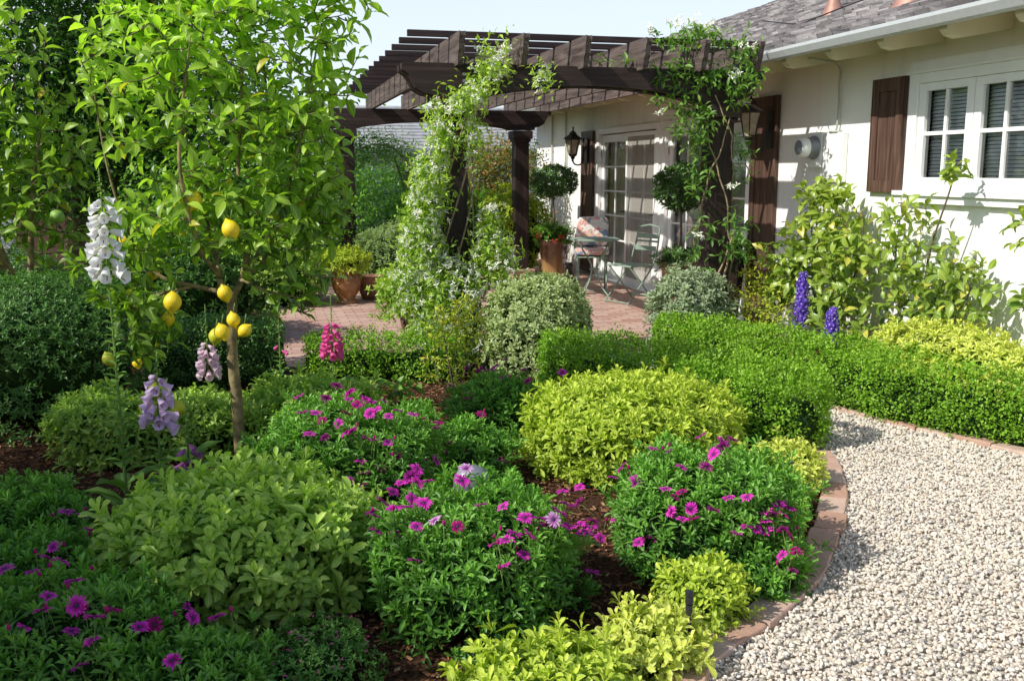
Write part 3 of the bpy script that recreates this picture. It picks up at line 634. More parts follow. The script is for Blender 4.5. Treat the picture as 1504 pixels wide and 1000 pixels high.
# roof: decking and individual shakes
roof = MB(); th = .03
roof.prism([(EX, EZ+.03), (EX, EZ+.07), (rx, rz), (bx_, EZ+.07), (bx_, EZ+.03), (rx, rz-.04)], 1, HY0-.3, HY1+.35, 1)
sl = math.atan(SL); up = np.array([math.cos(sl), 0, math.sin(sl)]); nn = np.array([-math.sin(sl), 0, math.cos(sl)]); total = (rx-EX)/math.cos(sl); r = np.random.default_rng(21)
expo = .125; ncr = int(total/expo)+1; BV = []; 
for i in range(ncr):
    y = 3.2-r.random()*.2
    while y < HY1+.35:
        w = .12+.13*r.random(); s0 = i*expo-.03+r.normal()*.013; l = .20; t0 = .016+.014*r.random()
        a = np.array([EX, 0, EZ+.075])+up*s0; b = a+up*l; lift = nn*(.020+t0+.004*r.random()); low = nn*.002
        y2 = min(y+w-.008, HY1+.36); v = []
        for (p, o) in ((a, nn*.012), (b, low*0-nn*.004), (b, nn*.010), (a, lift)):
            for yy in (y, y2): q = p+o+up*r.normal()*.004*(yy == y); v.append((q[0], yy, q[2]))
        rr = r.random(); roof.add(v, [[[0,2,3,1],[6,7,5,4],[0,1,7,6],[0,6,4,2],[1,3,5,7]]], 0, np.tile([rr, .5, .5, .5], (8, 1))); y += w
part(roof, 'roof', ['shingle', 'cream'], house)
# soffit boards, gutter, rafter tails
mb = MB(); mb.prism([(EX+.05, EZ+.0), (EX+.05, EZ+.028), (W+.02, EZ+.028+(W-EX)*SL*.5), (W+.02, EZ+(W-EX)*SL*.5)], 1, HY0, HY1+.3); part(mb, 'soffit', 'cream', house)
mb = MB(); gx = EX-.005
mb.prism([(gx-.09, EZ+.06), (gx-.095, EZ+.035), (gx-.07, EZ-.012), (gx, EZ-.018), (gx, EZ+.06), (gx-.01, EZ+.06), (gx-.01, EZ-.008), (gx-.064, EZ-.004), (gx-.084, EZ+.038), (gx-.082, EZ+.06)], 1, HY0, HY1+.32)
part(mb, 'gutter', 'gutter', house)
for i in range(21):
    y = 3.6+i*.655; mb = MB()
    mb.prism([(EX+.02, EZ-.002), (EX+.025, EZ-.035), (EX+.06, EZ-.07), (EX+.13, EZ-.085), (W-.002, EZ-.02), (W-.002, EZ+.10)], 1, y-.04, y+.04)
    part(mb, 'rafter_tail', 'cream', house)

def pane_q(m, x, y0, y1, z0, z1): m.add([(x, y0, z0), (x, y0, z1), (x, y1, z1), (x, y1, z0)], [[[0,1,2,3]]])
# french doors
def leaf_door(parent, y0, y1, screen=False, rows=5, hinge=None):
    d = MB(); x0, x1 = W+.035, W+.08; st = .095; d.b2(x0, x1, y0, y0+st, .03, 2.03); d.b2(x0, x1, y1-st, y1, .03, 2.03); d.b2(x0, x1, y0+st, y1-st, .03, .26); d.b2(x0, x1, y0+st, y1-st, 1.93, 2.03)
    m = (y0+y1)/2; d.b2(x0+.008, x1-.008, m-.011, m+.011, .26, 1.93)
    for k in range(1, rows): z = .26+(1.67)*k/rows; d.b2(x0+.010, x1-.010, y0+st, y1-st, z-.011, z+.011)
    do = part(d, 'door', 'whitepaint', parent, bevel=.003)
    gq = MB(); pane_q(gq, x0+.02, y0+st, y1-st, .26, 1.93); part(gq, 'pane', 'glass', do)
    h = MB(); hy = y0+.05
    h.tube([(x0, hy, 1.0), (x0-.04, hy, 1.0), (x0-.045, hy+.09, 1.0)], .008, 8); h.b2(x0-.006, x0, hy-.02, hy+.02, .93, 1.08); part(h, 'handle', 'metalblack', do)
    h = MB()
    for z in (.35, 1.05, 1.78): h.b2(x0-.012, x0, y1+.003, y1+.02, z-.045, z+.045)
    part(h, 'hinge', 'copper', do); return do
for (ya, yb) in DO:
    f = MB(); f.b2(W-.02, W+.10, ya-.075, ya+.02, .02, 2.12); f.b2(W-.02, W+.10, yb-.02, yb+.075, .02, 2.12); f.b2(W-.02, W+.10, yb+.075, ya-.075, 2.045, 2.12)
    f.b2(W-.06, W+.14, yb, ya, -.01, .028+.02)
    fr = part(f, 'door_frame', 'whitepaint', house, bevel=.004)
    a, b = yb+.08, ya-.08; m = (a+b)/2; leaf_door(house, a, m-.004); leaf_door(house, m+.004, b)
    c = MB(); n = 60; ys = np.linspace(a, b, n)
    for i in range(n-1):
        xa = W+.14+.012*math.sin(i*1.1); xb = W+.14+.012*math.sin((i+1)*1.1)
        c.add([(xa, ys[i], .08), (xb, ys[i+1], .08), (xb, ys[i+1], 2.0), (xa, ys[i], 2.0)], [[[0,1,2,3]]])
    part(c, 'curtain', 'curtain', house)
ya, yb = DO[0]; m = (ya+yb)/2; s = MB(); y0, y1 = yb+.09, m-.01
s.b2(W-.008, W+.012, y0, y0+.05, .05, 2.03); s.b2(W-.008, W+.012, y1-.05, y1, .05, 2.03); s.b2(W-.008, W+.012, y0+.05, y1-.05, .05, .14); s.b2(W-.008, W+.012, y0+.05, y1-.05, 1.98, 2.03)
sc = part(s, 'screen_door', 'whitepaint', house)
def screen_mat():
    m, nt, N, L = new_mat('fine_screen'); out = N.new('ShaderNodeOutputMaterial'); d = N.new('ShaderNodeBsdfDiffuse'); d.inputs[0].default_value = (.50, .47, .42, 1)
    t = N.new('ShaderNodeBsdfTransparent'); x = N.new('ShaderNodeMixShader'); x.inputs[0].default_value = .38; L.new(t.outputs[0], x.inputs[1]); L.new(d.outputs[0], x.inputs[2]); L.new(x.outputs[0], out.inputs[0]); return m
M['screen'] = screen_mat(); s = MB(); s.b2(W+.001, W+.003, y0+.05, y1-.05, .14, 1.98); part(s, 'screen_mesh', 'screen', sc)

# window with blinds
y1, y0, z0, z1 = WIN; f = MB(); x0, x1 = W-.03, W+.06; cas = .10
f.b2(x0, x1, y1-cas, y1+.0, z0, z1); f.b2(x0, x1, y0, y0+cas, z0, z1); f.b2(x0, x1, y0+cas, y1-cas, z1-.07, z1); f.b2(x0, x1, y0+cas, y1-cas, z0, z0+.05)
f.b2(W-.075, W+.01, y0-.06, y1+.07, z0-.035, z0-.001); f.b2(W-.05, W+.01, y0-.03, y1+.04, z0-.09, z0-.036); f.b2(W-.045, W+.01, y0-.03, y1+.03, z1+.001, z1+.022); f.b2(W-.03, W-.001, y0-.0, y1+.0, z1+.023, z1+.09)
win = part(f, 'window', 'whitepaint', house, bevel=.003)
ya, yb = y1-cas, y0+cas; nS = 3; wS = (ya-yb)/nS
for k in range(nS):
    a = ya-k*wS; b = a-wS; q = MB(); xs0, xs1 = W-.015, W+.035; zz0, zz1 = z0+.052, z1-.072; st = .075
    q.b2(xs0, xs1, a-st, a-.003, zz0, zz1); q.b2(xs0, xs1, b+.003, b+st, zz0, zz1); q.b2(xs0, xs1, b+st, a-st, zz1-.055, zz1); q.b2(xs0, xs1, b+st, a-st, zz0, zz0+.045)
    q.b2(xs0+.008, xs1-.008, (a+b)/2-.014, (a+b)/2+.014, zz0+.045, zz1-.055); q.b2(xs0+.01, xs1-.010, b+st, a-st, (zz0+zz1)/2-.014, (zz0+zz1)/2+.014)
    sh = part(q, 'sash', 'whitepaint', win, bevel=.003)
    q = MB(); pane_q(q, W+.012, b+st, a-st, zz0+.045, zz1-.055); part(q, 'pane', 'glass', win)
    q = MB(); nz = int((zz1-zz0)/.026)
    for i in range(nz):
        z = zz0+.02+i*.026; R = Matrix.Rotation(math.radians(-60), 3, 'Y'); q.box((W+.075, (a+b)/2, z), (.024, wS-.10, .002), rot=R)
    part(q, 'blind', 'blind', win)
s = MB(); s.b2(W+.13, W+.14, y0, y1, z0-.1, z1+.05); part(s, 'dark_backing', 'interior', house)
# shutters
def shutter(ya, yb, z0, z1, planks=False):
    s = MB(); x0, x1 = W-.045, W-.004; st = .085
    s.b2(x0, x1, ya, ya+st, z0, z1); s.b2(x0, x1, yb-st, yb, z0, z1); s.b2(x0, x1, ya+st, yb-st, z0, z0+.09); s.b2(x0, x1, ya+st, yb-st, z1-.10, z1)
    n = 4; w = (yb-ya-2*st)/n
    for i in range(n): s.b2(x0+.014, x1-.003, ya+st+i*w+.0015, ya+st+(i+1)*w-.0015, z0+.09, z1-.10)
    return part(s, 'shutter', 'shutter', house, bevel=.003)
shutter(6.55, 6.95, 1.38, 2.24); shutter(8.42, 8.90, .06, 2.235); shutter(13.68, 14.2, .06, 2.11)
# vents on roof
for (x, y, rad, hh) in ((5.02, 8.12, .045, .5), (4.62, 6.45, .06, .22)):
    z = EZ+.08+(x-EX)*SL; s = MB(); s.lathe([(0, hh), (rad, hh), (rad*.92, .12), (rad*1.2, .1), (rad*2.6, -.06), (rad*2.7, -.1)], (x, y, z+.02), 18); part(s, 'roof_vent', 'copper', house, smooth=True)
s = MB(); s.tube(curve([(4.75, 8.9, EZ+.50), (4.9, 8.5, EZ+.42), (4.8, 8.1, EZ+.40), (5.0, 7.7, EZ+.50), (5.3, 7.3, EZ+.60)]), .006, 6); part(s, 'roof_cable', 'darkplastic', house)

# meter, conduits, lamps
mt = thing('electric_meter', 'round glass-fronted electricity meter fixed to the white wall', 'meter', (W, 7.72, 1.72))
s = MB(); s.box((W-.03, 7.72, 1.72), (.055, .21, .30)); s.b2(W-.05, W-.003, 7.30, 7.60, 1.45, 1.86); part(s, 'meter_box', 'whitepaint', mt, bevel=.008)
def xlathe(mb, prof, c, seg=24, mat=0):
    m = MB(); m.lathe(prof, seg=seg); V = m.V[0]; V = np.stack([-V[:,2], V[:,1], V[:,0]], 1)+np.array(c); mb.add(V, [f for f, _ in m.F], mat)
s = MB(); xlathe(s, [(.10, .0), (.10, .02), (.088, .025), (.085, .075), (.082, .08)], (W-.058, 7.72, 1.74)); part(s, 'meter_ring', 'greymetal', mt, smooth=True)
s = MB(); xlathe(s, [(.082, .075), (.080, .13), (.068, .152), (.03, .155), (.001, .156)], (W-.058, 7.72, 1.74)); part(s, 'glass_dome', 'whitepaint', mt, smooth=True)
s = MB(); xlathe(s, [(.062, .14), (.062, .1565), (.052, .1585), (.001, .1585)], (W-.058, 7.72, 1.74)); part(s, 'dial', 'greymetal', mt)
cd = MB(); cd.tube(curve([(EX+.20, 7.44, EZ-.01), (W-.05, 7.44, EZ-.06), (W-.035, 7.43, EZ-.22), (W-.035, 7.42, 2.1), (W-.035, 7.43, 1.90), (W-.035, 7.47, 1.86)]), .009, 8); cd.box((W-.03, 7.45, 1.865), (.05, .12, .02))
tag(cd.build('conduit_pipe', 'conduit', origin=(W, 7.44, 1.86), smooth=True), 'thin grey pipe running down the wall from the eave to the meter box', 'pipe')
for yy, lb in ((15.0, 'thin upright pipe on the far wall nearest the left lantern'), (15.75, 'thin upright pipe on the white wall farthest from the doors')):
    cd = MB(); cd.tube([(W-.03, yy, 0.03), (W-.03, yy, 2.44)], .016, 8); tag(cd.build('wall_pipe', 'conduit', origin=(W, yy, 0)), lb, 'pipe')

def lantern(x, y, z, label, s=1.):
    t = thing('wall_lantern', label, 'lamp', (x, y, z)); m = MB()
    def fr(z0, z1, r0, r1, mb, mat=0, n=6): mb.lathe([(r0*s, z0*s), (r1*s, z1*s)], (x, y, z), n, mat)
    m.lathe([(.002, .375*1), (.010, .365), (.018, .35), (.008, .335), (.014, .32), (.022, .31), (.05, .285), (.06, .27), (.055, .262), (.095, .235), (.145, .205), (.150, .195), (.12, .190), (.118, .18), (.112, .18)], (x, y, z), 6)
    m.lathe([(.062, -.02), (.066, -.03), (.05, -.05), (.03, -.065), (.034, -.08), (.015, -.10), (.018, -.115), (.002, -.14)], (x, y, z), 12)
    for k in range(6):
        a = k*PI/3; m.tube([(x+.062*math.cos(a), y+.062*math.sin(a), z-.025), (x+.085*math.cos(a), y+.085*math.sin(a), z+.09), (x+.115*math.cos(a), y+.115*math.sin(a), z+.187)], .006, 5)
    part(m, 'lantern_frame', 'metalblack', t)
    m = MB(); m.lathe([(.056, -.025), (.078, .09), (.107, .185)], (x, y, z), 6); part(m, 'lamp_glass', 'lampglass', t)
    m = MB(); m.b2(W-.062, W-.046, y-.055, y+.055, z-.14, z+.20); m.tube(curve([(W-.06, y, z+.10), (W-.10, y, z-.02), (W-.13, y, z-.16), (x+.04, y, z-.17), (x, y, z-.12)]), .011, 8); part(m, 'bracket', 'metalblack', t)
lantern(4.46, 8.52, 1.89, 'six-sided lantern in front of the tall shutter at right of the glass doors')
lantern(4.46, 13.92, 1.80, 'six-sided lantern on the dark shutter at left of the glass doors')

# ================================================================== PERGOLA
PY0, PY1 = 7.60, 13.4; PXL, PXR = 1.48, 3.74
pg = thing('pergola', 'dark stained timber pergola with curved rafter tails over the patio', 'pergola', (2.6, 10.5, 0))
def ogee(x, sgn, zt, zb, l):
    """scrolled beam end from bottom inner to top outer"""
    return [(x-sgn*l, zb), (x-sgn*l*.72, zb+.0), (x-sgn*l*.70, zb+.035), (x-sgn*l*.50, zb+.045), (x-sgn*l*.30, zb+.085), (x-sgn*l*.20, zb+.15), (x-sgn*l*.12, zb+.19), (x, zt-.045), (x, zt)]
def beam(y0, y1, xl, xr, pl, pr_, zb, zt, rise):
    L_ = ogee(xl, -1, zt, zb, .33); R_ = ogee(xr, 1, zt, zb, .33); a, b = pl+.14, pr_-.14; n = 24
    arch = [(a+(b-a)*i/n, zb+rise*math.sin(PI*i/n)**.72) for i in range(n+1)]
    poly = L_[::-1]+[(pl-.12, zb)]+arch+[(pr_+.12, zb)]+R_; m = MB(); m.prism(poly[::-1], 1, y0, y1); return m
part(beam(PY0-.03, PY0+.06, 1.08, 4.07, PXL, PXR, 2.085, 2.345, .125), 'beam', 'woodX', pg, bevel=.006)
part(beam(PY0+.15, PY0+.24, 1.08, 4.07, PXL, PXR, 2.085, 2.345, .125), 'beam', 'woodX', pg, bevel=.006)
RL, RR = 1.14, 3.55
part(beam(PY1-.06, PY1+.03, .72, 3.95, RL, RR, 2.10, 2.345, .10), 'beam', 'woodX', pg, bevel=.006)
part(beam(PY1+.12, PY1+.21, .72, 3.95, RL, RR, 2.10, 2.345, .10), 'beam', 'woodX', pg, bevel=.006)
for (px_, py_) in ((PXL, PY0+.105), (PXR, PY0+.105), (RL, PY1+.075), (RR, PY1+.075)):
    m = MB(); m.b2(px_-.10, px_+.10, py_-.10, py_+.10, .14, 1.94); post = part(m, 'post', 'woodZ', pg, bevel=.008)
    m = MB(); m.b2(px_-.135, px_+.135, py_-.165, py_+.165, 1.975, 2.083); m.b2(px_-.118, px_+.118, py_-.13, py_+.13, 1.935, 1.974); part(m, 'post_cap', 'woodX', post, bevel=.006)
    m = MB(); m.b2(px_-.15, px_+.15, py_-.15, py_+.15, .03, .135); m.b2(px_-.175, px_+.175, py_-.175, py_+.175, .136, .17); part(m, 'post_base', 'pinkstone', post, bevel=.008)
for i, x in enumerate((1.49, 1.98, 2.47, 2.96, 3.45, 3.92)):
    zt, zb = 2.555, 2.347; y0 = 7.33
    m = MB(); m.prism([(PY1+.55, zb), (PY1+.55, zt), (y0, zt), (y0, zt-.03), (y0+.020, zt-.055), (y0+.026, zt-.09), (y0+.034, zt-.125), (y0+.06, zt-.155), (y0+.075, zb-.015), (y0+.085, zb-.02), (y0+.20, zb-.02), (y0+.2, zb)][::-1], 0, x-.022, x+.022)
    part(m, 'rafter', 'woodY', pg, bevel=.004)
y = 7.72
while y < PY1+.5:
    m = MB(); m.b2(1.14, 4.08, y-.019, y+.019, 2.556, 2.604); part(m, 'slat', 'slat', pg, bevel=.003); y += .232 if False else .455
m = MB()
for zz, yy in ((2.27, 7.566), (2.22, 7.566)):
    for x in (1.55, 3.67): m.tube([(x, yy+.012, zz), (x, yy-.006, zz)], .014, 8)
part(m, 'bolt', 'greymetal', pg)

# ================================================================== SHRUBS AND HEDGES
G_ = 'golden mounded shrubs in the front bed'
shrub('golden_shrub', 'large dome of chartreuse leaves in the middle of the bed, biggest of the golden mounds', 'shrub', (1.86,4.74), .58, .48, 31, 1450, .056, .0175, 9, T_SPOON, 'gold', ry=.52, lump=.07)
shrub('variegated_shrub', 'broad yellow-green whorled shrub in half shade at the foot of the lemon tree', 'shrub', (-.10,3.55), .50, .48, 32, 620, .070, .026, 9, T_SPOON, 'fg', ry=.42, lump=.09)
shrub('golden_shrub', 'golden green shrub cut by the bottom edge of the photo beside dark soil', 'shrub', (.73,2.48), .27, .225, 33, 270, .052, .019, 9, T_SPOON, 'gold', group=None, ry=.22)
shrub('golden_shrub', 'small pale cream-green shrub at the bricks, nearest the bottom of the photo', 'shrub', (1.15,2.69), .175, .19, 34, 170, .048, .018, 8, T_SPOON, 'goldpale')
shrub('golden_shrub', 'small golden shrub behind the low black sprinkler, red-tinged inside', 'shrub', (1.43,2.95), .165, .225, 35, 200, .042, .016, 8, T_SPOON, 'gold')
shrub('golden_shrub', 'small golden shrub around the tall black sprinkler beside the hedge end', 'shrub', (2.44,4.17), .20, .25, 36, 330, .036, .014, 8, T_SPOON, 'goldpale')
shrub('golden_shrub', 'small golden shrub on the bricks between the tall sprinkler shrub and the purple daisies', 'shrub', (2.22,3.86), .14, .20, 37, 220, .036, .014, 8, T_SPOON, 'gold')
shrub('golden_shrub', 'smallest pale golden shrub tucked right of the daisy clump at the brick curve', 'shrub', (2.02,3.52), .13, .19, 38, 170, .038, .014, 8, T_SPOON, 'goldpale')
shrub('golden_shrub', 'wide pale golden shrub against the white wall behind the long hedge', 'shrub', (4.28,5.28), .37, .58, 39, 1000, .045, .015, 9, T_LANCE, 'goldpale', ry=.85, newb=1.0, lows=.5)
shrub('light_shrub', 'mid green whorled shrub just behind the lemon tree trunk', 'shrub', (.22,5.45), .40, .42, 41, 620, .055, .02, 8, T_SPOON, 'fg', newb=.5)
shrub('light_shrub', 'mid green mound left of the lemon trunk below hanging lemons', 'shrub', (-.38,5.6), .32, .34, 42, 420, .05, .018, 8, T_SPOON, 'fg', newb=.4)
shrub('light_shrub', 'mid green mound in shade at far left behind the white foxglove', 'shrub', (-.85,5.55), .30, .38, 43, 420, .05, .018, 8, T_SPOON, 'fg', newb=.4)
shrub('cream_edged_shrub', 'rounded shrub of cream-edged leaves at the front edge of the patio', 'shrub', (2.04,7.25), .43, .76, 44, 1500, .046, .017, 8, T_SPOON, 'varieg', newb=.8, lump=.06)
shrub('cream_edged_shrub', 'loose grey-green cream-edged shrub at the foot of the right front pergola post', 'shrub', (3.42,7.42), .36, .72, 45, 620, .055, .018, 8, T_SPOON, 'varieg2', newb=.7, lump=.24, core=.55)
shrub('clipped_shrub', 'big dark rounded clipped shrub at the left edge of the photo', 'shrub', (-1.38,6.5), .68, .95, 46, 3300, .030, .013, 7, T_SIMPLE, 'boxdark', newb=.6)
shrub('dark_shrub', 'low dark shrub behind the big clipped one at far left', 'shrub', (-2.3,8.6), .9, .95, 47, 900, .05, .022, 7, T_SIMPLE, 'boxdark', newb=.5)
path_hedge('boxwood_hedge', 'long low boxwood hedge along the house-side border of the path', 'hedge', [(3.06,7.15),(3.42,6.45),(3.72,5.65),(3.92,5.05),(4.26,4.38),(4.75,3.55)], .46, .44, 51, 1150, .020, .0135, 'box', plants=.52, lump=.08)
path_hedge('boxwood_hedge', 'boxwood hedge behind the golden mound ending square at the gravel', 'hedge', [(1.93,6.50),(2.32,5.95),(2.62,5.35),(2.80,4.92),(2.84,4.62)], .50, .46, 52, 1250, .020, .0135, 'box', plants=.48, lump=.06)
path_hedge('boxwood_hedge', 'short boxwood hedge at the patio edge behind the pink foxglove', 'hedge', [(.28,7.35),(.8,7.3),(1.42,7.1)], .40, .36, 53, 1000, .021, .014, 'box', plants=.45)
path_hedge('boxwood_hedge', 'dark boxwood hedge in shade behind the lemon tree trunk', 'hedge', [(-.85,7.3),(-.3,7.3),(.12,7.35)], .5, .52, 54, 900, .02, .012, 'boxdark', plants=.5)

# African daisies
OST = [  # centre, radius, height, seed, rosettes, label
 ((.67,3.20), .37, .50, 61, 620, 'daisy bush with magenta flowers around the grey spotlight, largest clump in the middle'),
 ((1.66,3.43), .36, .48, 62, 620, 'daisy bush with magenta flowers between the golden mound and the brick curve'),
 ((1.76,3.12), .16, .21, 63, 150, 'small low daisy bush spilling toward the bricks at the curve'),
 ((.36,4.34), .40, .55, 64, 720, 'daisy bush with many magenta flowers right of the lemon tree trunk'),
 ((.98,4.68), .20, .32, 65, 190, 'small daisy bush at the left tip of the open bark mulch'),
 ((1.30,5.40), .29, .40, 66, 380, 'shaded daisy bush below the cream-edged shrub'),
 ((-.66,2.98), .34, .36, 67, 330, 'shaded daisy bush in the bottom left corner'),
 ((-.22,2.74), .21, .24, 68, 170, 'shaded daisy bush at the bottom edge under the whorled shrub'),
 ((-.98,4.10), .27, .34, 69, 260, 'shaded daisy bush at the left edge of the photo'),
 ((-.80,3.55), .26, .32, 70, 220, 'shaded daisy bush left of the foxglove leaves'),
]
def make_daisy(kind):
    r = np.random.default_rng(5+len(kind)); m = MB(); np_ = 17; a = np.arange(np_)*2*PI/np_+r.normal(size=np_)*.07
    D = np.stack([np.cos(a), np.sin(a), .10+r.normal(size=np_)*.12], 1); N = np.tile([0, 0, 1.], (np_, 1)); Pp = D*.004+np.array([0, 0, .002])
    T = tpl([(0, .18, 0), (.35, .42, .015), (.75, .5, .01), (1, .18, -.06)])
    add_leaves(m, T, Pp, D, N, .027*(1+r.normal(size=np_)*.10), .0078, r.random(np_), .5, 0)
    m.lathe([(.0072, .001), (.0068, .004), (.004, .006), (.0002, .0065)], seg=10, mat=1); m.tube([(0, 0, .001), (.003, 0, -.03), (.0, .002, -.09)], .0013, 5, 2)
    me = m.build('daisy', [kind, 'disc', 'greenstem'], smooth=True); COL.objects.unlink(me); return me
DP = {k: make_daisy(k) for k in ('daisy', 'daisydk', 'daisylt')}
